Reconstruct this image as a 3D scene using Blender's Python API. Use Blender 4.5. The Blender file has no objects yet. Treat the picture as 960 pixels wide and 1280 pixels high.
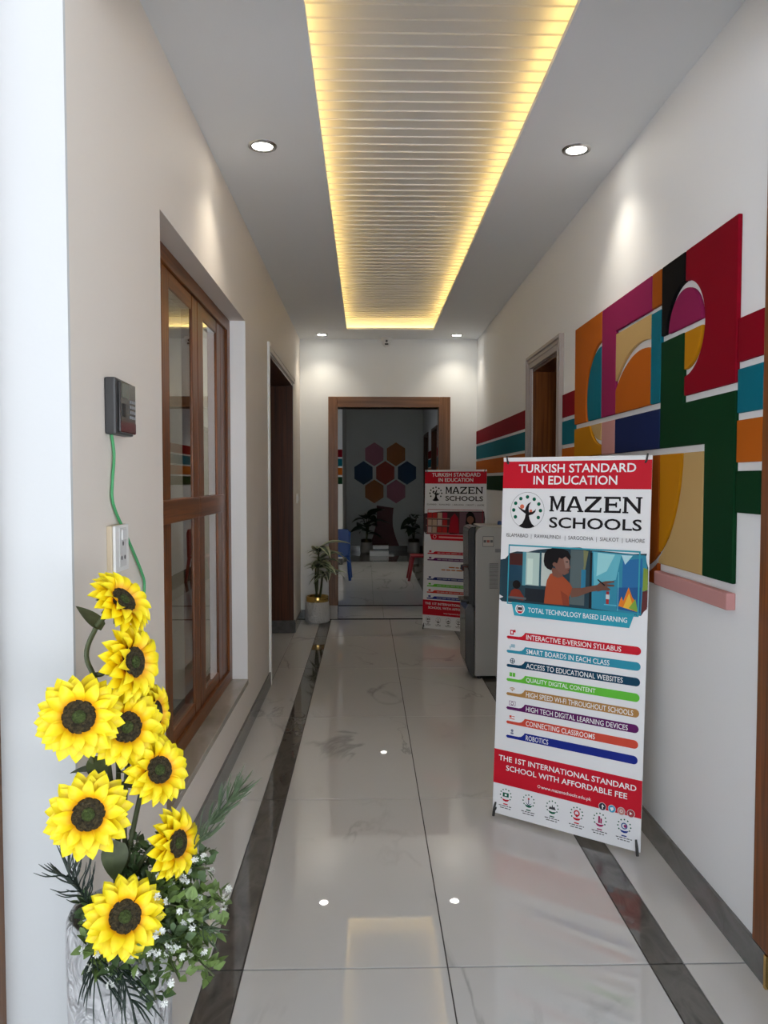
import bpy, bmesh, math, random
from mathutils import Vector, Matrix, Euler
random.seed(7)
PI = math.pi
scene = bpy.context.scene
COL = scene.collection

# ------------------------------------------------------------------ camera
CAMH = 1.432
PSI, TH = math.radians(1.3103), math.radians(2.3835)
cd = bpy.data.cameras.new('camera')
cam = bpy.data.objects.new('camera', cd); COL.objects.link(cam)
cd.sensor_fit = 'HORIZONTAL'; cd.sensor_width = 36.0
cd.lens = 961.0 / 960.0 * 36.0
cd.clip_start = 0.02; cd.clip_end = 200
cam.location = (0, 0, CAMH)
cam.rotation_euler = (PI/2 - TH, 0, -PSI)
scene.camera = cam

# ------------------------------------------------------------------ world and exposure
w = bpy.data.worlds.new('world'); scene.world = w; w.use_nodes = True
bg = w.node_tree.nodes['Background']
bg.inputs[0].default_value = (0.84, 0.93, 1.0, 1); bg.inputs[1].default_value = .8
vs = scene.view_settings
vs.view_transform = 'Standard'; vs.look = 'None'; vs.gamma = 1.0
vs.use_curve_mapping = False; vs.exposure = 0.85

sun = bpy.data.lights.new('sun', 'SUN'); sun.energy = 17.0; sun.angle = .01; sun.color = (1, .98, .97)
suno = bpy.data.objects.new('sun', sun); COL.objects.link(suno)
suno.rotation_euler = Vector((-.25, -.5, -.83)).to_track_quat('-Z', 'Y').to_euler()   # comes over the roof, lights the forecourt only

# ------------------------------------------------------------------ materials
MATS = {}
def mat(name, col, rough=.5, metal=0., spec=.5, emit=None, estr=0., bump=None, vary=0., vscale=6., coat=0.):
    if name in MATS: return MATS[name]
    m = bpy.data.materials.new(name); m.use_nodes = True
    nt = m.node_tree; b = nt.nodes['Principled BSDF']
    b.inputs['Base Color'].default_value = (*col, 1); b.inputs['Roughness'].default_value = rough
    b.inputs['Metallic'].default_value = metal; b.inputs['Specular IOR Level'].default_value = spec
    if coat: b.inputs['Coat Weight'].default_value = coat; b.inputs['Coat Roughness'].default_value = .05
    if emit:
        b.inputs['Emission Color'].default_value = (*emit, 1); b.inputs['Emission Strength'].default_value = estr
    tc = None
    if vary:
        tc = nt.nodes.new('ShaderNodeTexCoord')
        n = nt.nodes.new('ShaderNodeTexNoise'); n.inputs['Scale'].default_value = vscale; n.inputs['Detail'].default_value = 4
        nt.links.new(tc.outputs['Object'], n.inputs['Vector'])
        r = nt.nodes.new('ShaderNodeValToRGB')
        r.color_ramp.elements[0].position = .3; r.color_ramp.elements[1].position = .7
        r.color_ramp.elements[0].color = (*[max(0, c*(1-vary)) for c in col], 1)
        r.color_ramp.elements[1].color = (*[min(1, c*(1+vary)) for c in col], 1)
        nt.links.new(n.outputs['Fac'], r.inputs['Fac']); nt.links.new(r.outputs['Color'], b.inputs['Base Color'])
    if bump:
        sc, st = bump
        tc = tc or nt.nodes.new('ShaderNodeTexCoord')
        n2 = nt.nodes.new('ShaderNodeTexNoise'); n2.inputs['Scale'].default_value = sc; n2.inputs['Detail'].default_value = 3
        nt.links.new(tc.outputs['Object'], n2.inputs['Vector'])
        bp = nt.nodes.new('ShaderNodeBump'); bp.inputs['Strength'].default_value = st; bp.inputs['Distance'].default_value = .01
        nt.links.new(n2.outputs['Fac'], bp.inputs['Height']); nt.links.new(bp.outputs['Normal'], b.inputs['Normal'])
    MATS[name] = m; return m

def wood(name, c1, c2, axis='Z', rough=.32):
    if name in MATS: return MATS[name]
    m = bpy.data.materials.new(name); m.use_nodes = True; nt = m.node_tree; b = nt.nodes['Principled BSDF']
    tc = nt.nodes.new('ShaderNodeTexCoord'); mp = nt.nodes.new('ShaderNodeMapping')
    s = {'Z': (38, 38, 1.2), 'Y': (38, 1.2, 38), 'X': (1.2, 38, 38)}[axis]
    mp.inputs['Scale'].default_value = s
    nt.links.new(tc.outputs['Object'], mp.inputs['Vector'])
    n = nt.nodes.new('ShaderNodeTexNoise'); n.inputs['Scale'].default_value = 1.3; n.inputs['Detail'].default_value = 6
    n.inputs['Distortion'].default_value = .6
    nt.links.new(mp.outputs['Vector'], n.inputs['Vector'])
    r = nt.nodes.new('ShaderNodeValToRGB'); r.color_ramp.elements[0].position = .3; r.color_ramp.elements[1].position = .72
    r.color_ramp.elements[0].color = (*c1, 1); r.color_ramp.elements[1].color = (*c2, 1)
    nt.links.new(n.outputs['Fac'], r.inputs['Fac']); nt.links.new(r.outputs['Color'], b.inputs['Base Color'])
    b.inputs['Roughness'].default_value = rough; b.inputs['Specular IOR Level'].default_value = .3
    MATS[name] = m; return m

def marble(name, base, vein, vs_, amount, rough=.035, mottled=False):
    m = bpy.data.materials.new(name); m.use_nodes = True; nt = m.node_tree; b = nt.nodes['Principled BSDF']
    L = nt.links.new
    geo = nt.nodes.new('ShaderNodeNewGeometry'); oi = nt.nodes.new('ShaderNodeObjectInfo')
    mul = nt.nodes.new('ShaderNodeMath'); mul.operation = 'MULTIPLY'; mul.inputs[1].default_value = 37.0
    L(oi.outputs['Random'], mul.inputs[0])
    add = nt.nodes.new('ShaderNodeVectorMath'); add.operation = 'ADD'
    cx = nt.nodes.new('ShaderNodeCombineXYZ'); L(mul.outputs[0], cx.inputs[2])
    L(geo.outputs['Position'], add.inputs[0]); L(cx.outputs[0], add.inputs[1])
    rot = nt.nodes.new('ShaderNodeMapping'); rot.inputs['Rotation'].default_value = (0, 0, .7); rot.inputs['Scale'].default_value = (1, .42, 1)
    L(add.outputs[0], rot.inputs['Vector'])
    n = nt.nodes.new('ShaderNodeTexNoise'); n.inputs['Scale'].default_value = vs_; n.inputs['Detail'].default_value = 7; n.inputs['Distortion'].default_value = .9
    L(rot.outputs[0], n.inputs['Vector'])
    ab = nt.nodes.new('ShaderNodeMath'); ab.operation = 'SUBTRACT'; ab.inputs[1].default_value = .5; L(n.outputs['Fac'], ab.inputs[0])
    a2 = nt.nodes.new('ShaderNodeMath'); a2.operation = 'ABSOLUTE'; L(ab.outputs[0], a2.inputs[0])
    rp = nt.nodes.new('ShaderNodeValToRGB')
    rp.color_ramp.elements[0].position = 0.0; rp.color_ramp.elements[0].color = (1, 1, 1, 1)
    rp.color_ramp.elements[1].position = .3 if mottled else .014; rp.color_ramp.elements[1].color = (0, 0, 0, 1)
    L(a2.outputs[0], rp.inputs['Fac'])
    n2 = nt.nodes.new('ShaderNodeTexNoise'); n2.inputs['Scale'].default_value = 1.6; L(add.outputs[0], n2.inputs['Vector'])
    r2 = nt.nodes.new('ShaderNodeValToRGB'); r2.color_ramp.elements[0].position = .44; r2.color_ramp.elements[1].position = .60
    L(n2.outputs['Fac'], r2.inputs['Fac'])
    mm = nt.nodes.new('ShaderNodeMath'); mm.operation = 'MULTIPLY'; L(rp.outputs['Color'], mm.inputs[0]); L(r2.outputs['Color'], mm.inputs[1])
    m3 = nt.nodes.new('ShaderNodeMath'); m3.operation = 'MULTIPLY'; L((rp.outputs['Color'] if mottled else mm.outputs[0]), m3.inputs[0]); m3.inputs[1].default_value = amount
    mix = nt.nodes.new('ShaderNodeMix'); mix.data_type = 'RGBA'
    mix.inputs[6].default_value = (*base, 1); mix.inputs[7].default_value = (*vein, 1)
    L(m3.outputs[0], mix.inputs[0]); L(mix.outputs[2], b.inputs['Base Color'])
    b.inputs['Roughness'].default_value = rough; b.inputs['IOR'].default_value = 1.7
    MATS[name] = m; return m

def uvramp(name, axis, stops, rough=.5, trans=0.):
    m = bpy.data.materials.new(name); m.use_nodes = True; nt = m.node_tree; b = nt.nodes['Principled BSDF']
    uv = nt.nodes.new('ShaderNodeUVMap'); sp = nt.nodes.new('ShaderNodeSeparateXYZ')
    nt.links.new(uv.outputs[0], sp.inputs[0])
    r = nt.nodes.new('ShaderNodeValToRGB')
    e = r.color_ramp.elements
    while len(e) < len(stops): e.new(.5)
    for i, (p, c) in enumerate(stops): e[i].position = p; e[i].color = (*c, 1)
    nt.links.new(sp.outputs[axis], r.inputs['Fac']); nt.links.new(r.outputs['Color'], b.inputs['Base Color'])
    b.inputs['Roughness'].default_value = rough
    MATS[name] = m; return m

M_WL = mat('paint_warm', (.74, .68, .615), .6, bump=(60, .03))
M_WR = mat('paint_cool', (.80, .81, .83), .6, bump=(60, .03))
M_WF = mat('paint_white', (.84, .85, .84), .6, bump=(60, .03))
M_CEIL = mat('paint_ceiling', (.84, .86, .88), .7)
M_GREYW = mat('paint_grey', (.66, .69, .67), .65)
M_SLAT = mat('slat_white', (.72, .715, .70), .35)
M_WOOD = wood('wood_v', (.07, .019, .004), (.25, .078, .015), 'Z')
M_WOODY = wood('wood_y', (.07, .019, .004), (.25, .078, .015), 'Y')
M_WOODX = wood('wood_x', (.12, .05, .02), (.26, .12, .05), 'X')
M_WOODD = wood('wood_dark', (.045, .012, .004), (.11, .034, .010), 'Z', .35)
M_WOODF = wood('wood_far', (.13, .055, .022), (.25, .115, .05), 'Z')
M_TILE = marble('tile_marble', (.60, .595, .59), (.26, .255, .25), 1.5, .6, .015)
M_STRIP = marble('tile_dark', (.05, .047, .043), (.17, .16, .145), 15, .6, .04, True)
M_SKIRT = marble('skirting_stone', (.075, .075, .073), (.16, .155, .15), 13, .6, .12, True)
M_SILL = marble('sill_stone', (.22, .19, .155), (.42, .38, .33), 4, .8, .2, True)
M_GROUT = mat('grout', (.10, .095, .09), .9, spec=0.)
M_BLACK = mat('black_line', (.015, .015, .015), .4)
M_WHITE = mat('white_plastic', (.8, .8, .78), .35)
M_GOLD = mat('gold', (.75, .5, .16), .22, 1.)
M_CHROME = mat('steel', (.6, .6, .6), .25, 1.)
M_CONC = mat('concrete', (.50, .51, .53), .85, vary=.08)
M_GLASS = bpy.data.materials.new('window_glass'); M_GLASS.use_nodes = True
_b = M_GLASS.node_tree.nodes['Principled BSDF']
_b.inputs['Base Color'].default_value = (.86, .9, .88, 1); _b.inputs['Roughness'].default_value = 0.0
_b.inputs['Transmission Weight'].default_value = 1.0; _b.inputs['IOR'].default_value = 1.6

# ------------------------------------------------------------------ helpers
def tag(o, label=None, cat=None, group=None, kind=None):
    if label: o['label'] = label
    if cat: o['category'] = cat
    if group: o['group'] = group
    if kind: o['kind'] = kind
    return o
def empty(name, loc=(0, 0, 0), rot=(0, 0, 0), parent=None):
    o = bpy.data.objects.new(name, None); COL.objects.link(o)
    o.location = loc; o.rotation_euler = rot; o.empty_display_size = .1
    if parent: o.parent = parent
    return o
def link(name, me, parent=None, m=None):
    o = bpy.data.objects.new(name, me); COL.objects.link(o)
    if parent: o.parent = parent
    if m is not None and not me.materials: me.materials.append(m)
    return o
class MB:
    def __init__(s): s.v = []; s.f = []; s.mi = []; s.uv = []
    def add(s, vs, fs, mi=0):
        b = len(s.v); s.v += [tuple(p) for p in vs]
        for f in fs: s.f.append(tuple(i+b for i in f)); s.mi.append(mi)
        return s
    def box(s, x0, x1, y0, y1, z0, z1, mi=0):
        return s.add([(x0,y0,z0),(x1,y0,z0),(x1,y1,z0),(x0,y1,z0),(x0,y0,z1),(x1,y0,z1),(x1,y1,z1),(x0,y1,z1)],
              [(0,3,2,1),(4,5,6,7),(0,1,5,4),(1,2,6,5),(2,3,7,6),(3,0,4,7)], mi)
    def lathe(s, prof, n=32, c=(0,0,0), mi=0):
        vs = []; fs = []; k = len(prof)
        for i in range(n):
            a = 2*PI*i/n
            for r, z in prof: vs.append((c[0]+r*math.cos(a), c[1]+r*math.sin(a), c[2]+z))
        for i in range(n):
            j = (i+1) % n
            for q in range(k-1): fs.append((i*k+q, j*k+q, j*k+q+1, i*k+q+1))
        s.add(vs, fs, mi)
        if prof[0][0] > 1e-5: s.add([vs[i*k] for i in range(n)], [tuple(reversed(range(n)))], mi)
        if prof[-1][0] > 1e-5: s.add([vs[i*k+k-1] for i in range(n)], [tuple(range(n))], mi)
        return s
    def tube(s, pts, r, n=8, mi=0):
        pts = [Vector(p) for p in pts]; rs = r if isinstance(r, (list, tuple)) else [r]*len(pts)
        vs = []; fs = []; up = None
        for i, p in enumerate(pts):
            t = (pts[min(i+1, len(pts)-1)] - pts[max(i-1, 0)]).normalized()
            if up is None: up = t.orthogonal().normalized()
            up = (up - t*up.dot(t))
            up = up.normalized() if up.length > 1e-6 else t.orthogonal().normalized()
            q = t.cross(up)
            for k in range(n):
                a = 2*PI*k/n; vs.append(p + (up*math.cos(a) + q*math.sin(a))*rs[i])
        for i in range(len(pts)-1):
            for k in range(n):
                l = (k+1) % n; fs.append((i*n+k, i*n+l, (i+1)*n+l, (i+1)*n+k))
        fs.append(tuple(reversed(range(n)))); fs.append(tuple((len(pts)-1)*n+k for k in range(n)))
        return s.add(vs, fs, mi)
    def prism(s, poly, a, b, plane='YZ', mi=0):
        k = len(poly)
        def P(p, d): return {'YZ': (d, p[0], p[1]), 'XZ': (p[0], d, p[1]), 'XY': (p[0], p[1], d)}[plane]
        vs = [P(p, a) for p in poly] + [P(p, b) for p in poly]
        fs = [tuple(range(k)), tuple(reversed(range(k, 2*k)))] + [(i, (i+k), (i+1) % k + k, (i+1) % k) for i in range(k)]
        return s.add(vs, fs, mi)
    def mesh(s, name, mats=(), bevel=0, smooth=False, seg=2, norm=True):
        me = bpy.data.meshes.new(name); me.from_pydata(s.v, [], s.f)
        for m in (mats if isinstance(mats, (list, tuple)) else [mats]): me.materials.append(m)
        for p, i in zip(me.polygons, s.mi): p.material_index = i
        if norm or bevel:
            bm = bmesh.new(); bm.from_mesh(me)
            if bevel:
                bmesh.ops.remove_doubles(bm, verts=bm.verts, dist=1e-6)
                bmesh.ops.recalc_face_normals(bm, faces=bm.faces)
                ed = [e for e in bm.edges if len(e.link_faces) == 2 and e.calc_face_angle(0) > .6]
                bmesh.ops.bevel(bm, geom=ed, offset=bevel, segments=seg, affect='EDGES', profile=.6)
            bmesh.ops.recalc_face_normals(bm, faces=bm.faces)
            bm.to_mesh(me); bm.free()
        if smooth:
            for p in me.polygons: p.use_smooth = True
        return me
    def obj(s, name, m, parent=None, **k): return link(name, s.mesh(name, m, **k), parent)
def box(name, m, b, parent=None, bevel=0): return MB().box(*b).obj(name, m, parent, bevel=bevel)
def struct(o, label=None): return tag(o, label, kind='structure')
def arc(c, r, a0, a1, n=20): return [(c[0]+r*math.cos(math.radians(a0+(a1-a0)*i/n)), c[1]+r*math.sin(math.radians(a0+(a1-a0)*i/n))) for i in range(n+1)]
def copy_tree(o, parent=None):
    c = o.copy(); COL.objects.link(c); c.parent = parent
    for ch in list(o.children): copy_tree(ch, c)
    return c
def text_mesh(s, bold=0., res=3):
    cu = bpy.data.curves.new('t', 'FONT'); cu.body = s; cu.offset = bold; cu.resolution_u = res
    o = bpy.data.objects.new('t', cu); COL.objects.link(o)
    dg = bpy.context.evaluated_depsgraph_get()
    me = bpy.data.meshes.new_from_object(o.evaluated_get(dg))
    bpy.data.objects.remove(o); bpy.data.curves.remove(cu)
    return me

# ------------------------------------------------------------------ dimensions
XL, XR = -.677, 1.135
YE, YF, HC = 1.79, 7.90, 2.866
# ------------------------------------------------------------------ floor
fl = struct(box('floor', M_GROUT, (-4.2, 3.0, -2.6, 15.7, -.08, -.004)), 'pale marble floor with dark border strips')
def tile_mesh(w, l, m, name='floor_tile'): return MB().box(-w/2, w/2, -l/2, l/2, -.012, 0).mesh(name, m, bevel=.0008, seg=1)
CACHE = {}
def tile(x0, x1, y0, y1, m, name='floor_tile', gap=.0018):
    k = (round(x1-x0, 4), round(y1-y0, 4), m.name)
    if k not in CACHE: CACHE[k] = tile_mesh(x1-x0-gap, y1-y0-.006, m, name)
    o = link(name, CACHE[k], fl); o.location = ((x0+x1)/2, (y0+y1)/2, 0)
    return o
rows = [-1.4+1.2*i for i in range(8)] + [7.845]
for y0, y1 in zip(rows[:-1], rows[1:]):
    for a, b, m in ((-.677, -.467, M_TILE), (-.467, -.363, M_STRIP), (-.363, .238, M_TILE), (.238, .837, M_TILE), (.837, .939, M_STRIP), (.939, 1.135, M_TILE)):
        tile(a, b, y0, y1, m, 'border_strip' if m is M_STRIP else 'floor_tile', .004)
# entrance paving to both sides of the corridor
for y0, y1 in zip(rows[:3], rows[1:3] + [YE]):
    for a, b in ((-2.4, -1.54), (-1.54, -.677), (1.135, 2.0), (2.0, 2.9)): tile(a, b, y0, y1, M_TILE)
# recess floors of the side doors
tile(-1.0, -.677, 5.37, 7.18, M_TILE); tile(1.135, 1.4, 4.527, 5.27, M_TILE)
# doorway threshold and the back room
M_THR = mat('threshold_black', (.012, .012, .012), .9, spec=0.)
box('threshold_line', M_THR, (XL, XR, 7.845, 7.90, -.01, .0008), fl)
box('threshold_line', M_THR, (-3.0, XR+.01, 8.70, 8.755, -.01, .0008), fl)
for a, b in ((-3.0, -2.1), (-2.1, -1.2), (-1.2, -.38), (-.38, .18), (.18, .78), (.78, 1.145)): tile(a, b, 7.9, 8.70, M_TILE)
xs = [-3.0, -2.4, -1.8, -1.17, -.57, .08, .73]
ys = [8.755, 9.94, 11.14, 12.34, 13.44]
for y0, y1 in zip(ys[:-1], ys[1:]):
    for a, b in zip(xs[:-1], xs[1:]): tile(a, b, y0, y1, M_TILE)
    tile(.73, .94, y0, y1, M_STRIP, 'border_strip'); tile(.94, 1.145, y0, y1, M_STRIP, 'border_strip')
for y0, y1 in ((13.44, 14.5), (14.5, 15.5)):
    for a, b in ((-.403, .38), (.38, 1.145)): tile(a, b, y0, y1, M_STRIP, 'border_strip')
struct(box('ground', M_CONC, (-30, 30, -40, -1.405, -.10, -.01)), 'pale concrete forecourt outside the entrance')
struct(box('sky_block_slab', M_CONC, (-4, 4, -2.4, YE-.012, 3.07, 3.2)), 'added unseen slab over the entrance, blocking the overhead sky')  # added out of view to keep overhead sky off the entrance
struct(box('bounce_wall', mat('bounce_paint', (.68, .70, .73), .8), (-14, 14, -13.2, -13, -.01, 2.6)), 'added unseen wall across the forecourt, bouncing sunlight into the corridor')  # added out of view as a reflector, throws sunlight down the corridor

# ------------------------------------------------------------------ walls
def wall(name, m, boxes, label):
    b = MB()
    for q in boxes: b.box(*q)
    return struct(b.obj(name, m, norm=False), label)
XLo = -.847
W0, W1, WZ0, WZ1 = 2.576, 4.355, .30, 2.32
D0, D1, DZ = 5.37, 7.18, 2.32
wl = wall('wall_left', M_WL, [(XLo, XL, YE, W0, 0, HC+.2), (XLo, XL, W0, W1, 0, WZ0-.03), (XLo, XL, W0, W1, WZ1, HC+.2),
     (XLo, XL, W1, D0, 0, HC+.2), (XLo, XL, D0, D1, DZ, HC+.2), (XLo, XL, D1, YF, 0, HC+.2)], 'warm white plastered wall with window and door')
R0, R1, RZ = 4.527, 5.27, 2.19
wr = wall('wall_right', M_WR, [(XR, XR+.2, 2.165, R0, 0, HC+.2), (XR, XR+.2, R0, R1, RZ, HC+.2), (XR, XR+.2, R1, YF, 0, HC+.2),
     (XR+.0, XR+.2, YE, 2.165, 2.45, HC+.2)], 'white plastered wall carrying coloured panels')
FX0, FX1, FZ = -.299, .749, 2.173
wf = wall('wall_back', M_WF, [(-3.2, FX0, YF, YF+.2, 0, HC+.2), (FX1, XR+.2, YF, YF+.2, 0, HC+.2), (FX0, FX1, YF, YF+.2, FZ, HC+.2)], 'white end wall with wooden doorway')
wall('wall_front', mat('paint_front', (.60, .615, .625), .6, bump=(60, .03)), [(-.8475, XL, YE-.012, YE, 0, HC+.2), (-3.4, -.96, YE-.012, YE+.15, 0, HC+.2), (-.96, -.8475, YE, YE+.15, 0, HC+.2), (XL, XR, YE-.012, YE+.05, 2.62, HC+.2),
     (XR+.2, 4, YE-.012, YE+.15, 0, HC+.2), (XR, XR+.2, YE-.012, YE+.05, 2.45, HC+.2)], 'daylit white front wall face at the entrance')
# side room behind the window
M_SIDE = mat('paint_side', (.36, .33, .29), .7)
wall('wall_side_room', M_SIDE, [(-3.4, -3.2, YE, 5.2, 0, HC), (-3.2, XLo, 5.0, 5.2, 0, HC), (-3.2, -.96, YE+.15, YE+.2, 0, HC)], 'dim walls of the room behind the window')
wall('wall_return', M_WF, [(-1.06, XLo, 4.6, 4.75, 0, HC)], 'white wall return seen through the window')
# back room
BX = 1.145
wall('wall_back_room_right', M_WR, [(BX, BX+.2, YF+.2, 12.43, 0, HC), (BX, BX+.2, 12.43, 13.5, 2.32, HC), (BX, BX+.2, 13.5, 14.2, 0, HC),
     (BX, BX+.2, 14.2, 15.28, 2.32, HC), (BX, BX+.2, 15.28, 15.5, 0, HC)], 'white side wall of the room beyond')
wall('wall_back_room_left', M_WF, [(-3.2, -3.0, YF+.2, 9.6, 0, HC), (-3.2, -3.0, 9.6, 11.4, 0, 1.1), (-3.2, -3.0, 9.6, 11.4, 2.2, HC), (-3.2, -3.0, 11.4, 13.2, 0, HC), (-3.0, -.403, 13.0, 13.2, 0, HC)], 'white wall with stripes in the room beyond')
wall('wall_back_room_end', M_GREYW, [(-.603, BX+.2, 15.5, 15.7, 0, HC)], 'grey end wall with hexagon tree')
wall('wall_back_room_niche', M_GREYW, [(-.603, -.403, 13.2, 15.5, 0, HC)], 'grey side wall of the far niche')

# ------------------------------------------------------------------ ceiling with cove
CX0, CX1, CY0, CY1 = -.186, .643, 1.95, 7.407
PK = .06; ZS = 2.975
cb = MB()
cb.box(XL, CX0, YE, YF, HC, HC+.02).box(CX1, XR, YE, YF, HC, HC+.02).box(CX0, CX1, YE, CY0, HC, HC+.02).box(CX0, CX1, CY1, YF, HC, HC+.02)
cb.box(CX0-PK-.02, CX0-PK, CY0-PK, CY1+PK, HC+.02, ZS+.05).box(CX1+PK, CX1+PK+.02, CY0-PK, CY1+PK, HC+.02, ZS+.05)
cb.box(CX0-PK, CX1+PK, CY1+PK, CY1+PK+.02, HC+.02, ZS+.05).box(CX0-PK, CX1+PK, CY0-PK-.02, CY0-PK, HC+.02, ZS+.05)
cb.box(CX0-PK-.02, CX1+PK+.02, CY0-PK-.02, CY1+PK+.02, ZS+.03, ZS+.06)
ceil = struct(cb.obj('ceiling', M_CEIL, norm=False), 'white ceiling with a long lit recess')
struct(box('ceiling', M_CEIL, (-3.4, XLo, YE, 7.86, HC, HC+.1)), 'ceiling of the side rooms')
struct(box('ceiling', M_CEIL, (-3.2, BX+.2, YF+.2, 15.7, HC, HC+.1)), 'ceiling of the room beyond')
struct(box('roof', M_CONC, (-3.4, 4.0, YE-.012, YF+.4, HC+.2, HC+.35)), 'flat roof above the corridor')
# slats: each board steps down towards the entrance
sw = CX1-CX0+2*PK
sm = MB().prism([(0, -.006), (.008, -.006), (.008, 0), (.0785, 0), (.0785, .02), (0, .02)], -sw/2, sw/2, 'YZ').mesh('ceiling_slat', M_SLAT, norm=True)
y = 2.556 - .08*8
while y < CY1+PK-.08:
    o = link('ceiling_slat', sm, ceil); o.location = ((CX0+CX1)/2, y, ZS); y += .08
M_LED = mat('led_warm', (.9, .8, .5), .5, emit=(1.0, .66, .2), estr=6.8)
for bx in ((CX0-.034, CX0-.022, CY0, CY1, HC+.02, HC+.026), (CX1+.022, CX1+.034, CY0, CY1, HC+.02, HC+.026), (CX0-.022, CX1+.022, CY1+.03, CY1+.042, HC+.02, HC+.026)):
    box('led_strip', M_LED, bx, ceil)

# ------------------------------------------------------------------ skirting
SK = .095
def skirt(name, boxes):
    b = MB()
    for q in boxes: b.box(*q)
    return struct(b.obj(name, M_SKIRT, norm=False), 'grey stone skirting along the wall foot')
skirt('baseboard_left', [(XL, XL+.012, YE+.02, D0, 0, SK), (XL, XL+.012, D1, YF, 0, SK)])
br = skirt('baseboard_right', [(XR-.012, XR, 2.09, R0-.1, 0, SK), (XR-.012, XR, R1+.1, YF, 0, SK)])
box('joint_line', M_GROUT, (XR-.0126, XR-.011, 2.339, 2.342, .001, SK-.001), br)
box('edge_cap', M_GOLD, (XR-.016, XR+.06, 2.078, 2.09, 0, SK), br)
skirt('baseboard_back', [(XL, FX0-.09, YF-.012, YF, 0, SK), (FX1+.11, XR, YF-.012, YF, 0, SK)])
skirt('baseboard_back_room', [(-.403, BX, 15.488, 15.5, 0, .1), (BX-.012, BX, YF+.2, 12.43, 0, .1), (-3.0, -.403, 12.988, 13.0, 0, .1)])

# ------------------------------------------------------------------ doors and window
def frame_bits(root, specs):
    for n, m, b, bv in specs: box(n, m, b, root, bv)
d1 = struct(empty('door_1', ((FX0+FX1)/2, YF, 0)), 'wooden frame of the end doorway')
def at(o, b): return (b[0]-o.location.x, b[1]-o.location.x, b[2]-o.location.y, b[3]-o.location.y, b[4], b[5])
def bits(root, specs):
    for n, m, b, bv in specs: box(n, m, at(root, b), root, bv)
bits(d1, [('jamb', M_WOODF, (-.388, FX0, YF-.025, YF+.21, .142, 2.28), .004), ('jamb', M_WOODF, (FX1, .859, YF-.025, YF+.21, .142, 2.28), .004),
          ('head', M_WOODX, (FX0, FX1, YF-.025, YF+.21, FZ, 2.28), .004),
          ('base_block', M_SILL, (-.388, FX0, YF-.025, YF+.21, 0, .142), .002), ('base_block', M_SILL, (FX1, .859, YF-.025, YF+.21, 0, .142), .002),
          ('jamb_bead', M_WOODF, (FX0-.03, FX0+.008, YF-.032, YF-.02, .142, 2.2), .002), ('jamb_bead', M_WOODF, (FX1-.008, FX1+.03, YF-.032, YF-.02, .142, 2.2), .002)])
d2 = struct(empty('door_2', (XL, (D0+D1)/2, 0)), 'dark wooden doorway recessed in the left wall')
bits(d2, [('jamb', M_WOODD, (-1.0, XL-.004, D1-.02, D1+.02, .12, DZ), .002), ('jamb', M_WOODD, (-1.0, XL-.004, D0-.02, D0+.02, .12, DZ), .002),
          ('head', M_WOODD, (-1.0, XL-.004, D0, D1, DZ-.02, DZ+.02), .002), ('base_block', M_SKIRT, (-1.0, XL+.006, D1-.024, D1+.02, 0, .12), .002),
          ('base_block', M_SKIRT, (-1.0, XL-.002, D0-.02, D0+.024, 0, .12), .002),
          ('door_leaf', M_WOODD, (-1.0, -.96, D0+.02, (D0+D1)/2-.002, .01, DZ-.02), .003), ('door_leaf', M_WOODD, (-1.0, -.96, (D0+D1)/2+.002, D1-.02, .01, DZ-.02), .003),
          ('architrave', M_WF, (XL-.002, XL+.014, D0-.05, D0-.005, 0, DZ+.06), .004), ('architrave', M_WL, (XL-.002, XL+.012, D0-.005, D1+.02, DZ+.005, DZ+.06), .004),
          ('architrave', M_WL, (XL-.002, XL+.018, D0-.005, D1+.02, DZ+.035, DZ+.06), .003)])
M_ARCH = mat('architrave_paint', (.34, .29, .265), .45)
d3 = struct(empty('door_3', (XR, (R0+R1)/2, 0)), 'doorway in the right wall with ridged pale surround')
bits(d3, [('jamb', M_WOOD, (XR+.004, XR+.27, R1-.02, R1+.02, 0, RZ), .002), ('jamb', M_WOODD, (XR+.004, XR+.27, R0-.02, R0+.02, 0, RZ), .002), ('head', M_WOODD, (XR+.004, XR+.27, R0, R1, RZ-.02, RZ+.02), .002),
          ('door_leaf', M_WOODD, (XR+.23, XR+.27, R0+.02, R1-.02, .01, RZ-.02), .003),
          ('architrave', M_ARCH, (XR-.018, XR+.004, 4.423, R0, 0, 2.275), .003), ('architrave', M_ARCH, (XR-.018, XR+.004, R1, 5.36, 0, 2.275), .003), ('architrave', M_ARCH, (XR-.018, XR+.004, R0, R1, RZ, 2.275), .003),
          ('ridge', M_ARCH, (XR-.028, XR-.016, 4.423, 4.445, 0, 2.275), .003), ('ridge', M_ARCH, (XR-.028, XR-.016, 5.338, 5.36, 0, 2.275), .003), ('ridge', M_ARCH, (XR-.028, XR-.016, 4.445, 5.338, 2.253, 2.275), .003),
          ('ridge', M_ARCH, (XR-.023, XR-.016, 4.48, 4.492, 0, 2.235), .002), ('ridge', M_ARCH, (XR-.023, XR-.016, 5.3, 5.31, 0, 2.235), .002), ('ridge', M_ARCH, (XR-.023, XR-.016, 4.48, 5.31, 2.225, 2.237), .002)])
d4 = struct(empty('door_4', (XR, 2.1, 0)), 'brown wooden entrance frame beside the right wall')
bits(d4, [('jamb', M_WOOD, (XR-.012, XR+.2, 1.98, 2.165, SK+.002, 2.45), .004), ('jamb', M_WOOD, (XR-.012, XR+.2, YE-.01, 1.98, SK+.002, 2.45), .004), ('base_block', M_SKIRT, (XR-.008, XR+.2, YE-.01, 2.078, 0, SK), .002)])
d5 = struct(empty('door_5', (-.9, 1.75, 0)), 'wooden entrance frame at the left edge')
bits(d5, [('jamb', M_WOODF, (-.96, -.8475, YE-.05, YE+.0, 0, 2.7), .004)])
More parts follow.
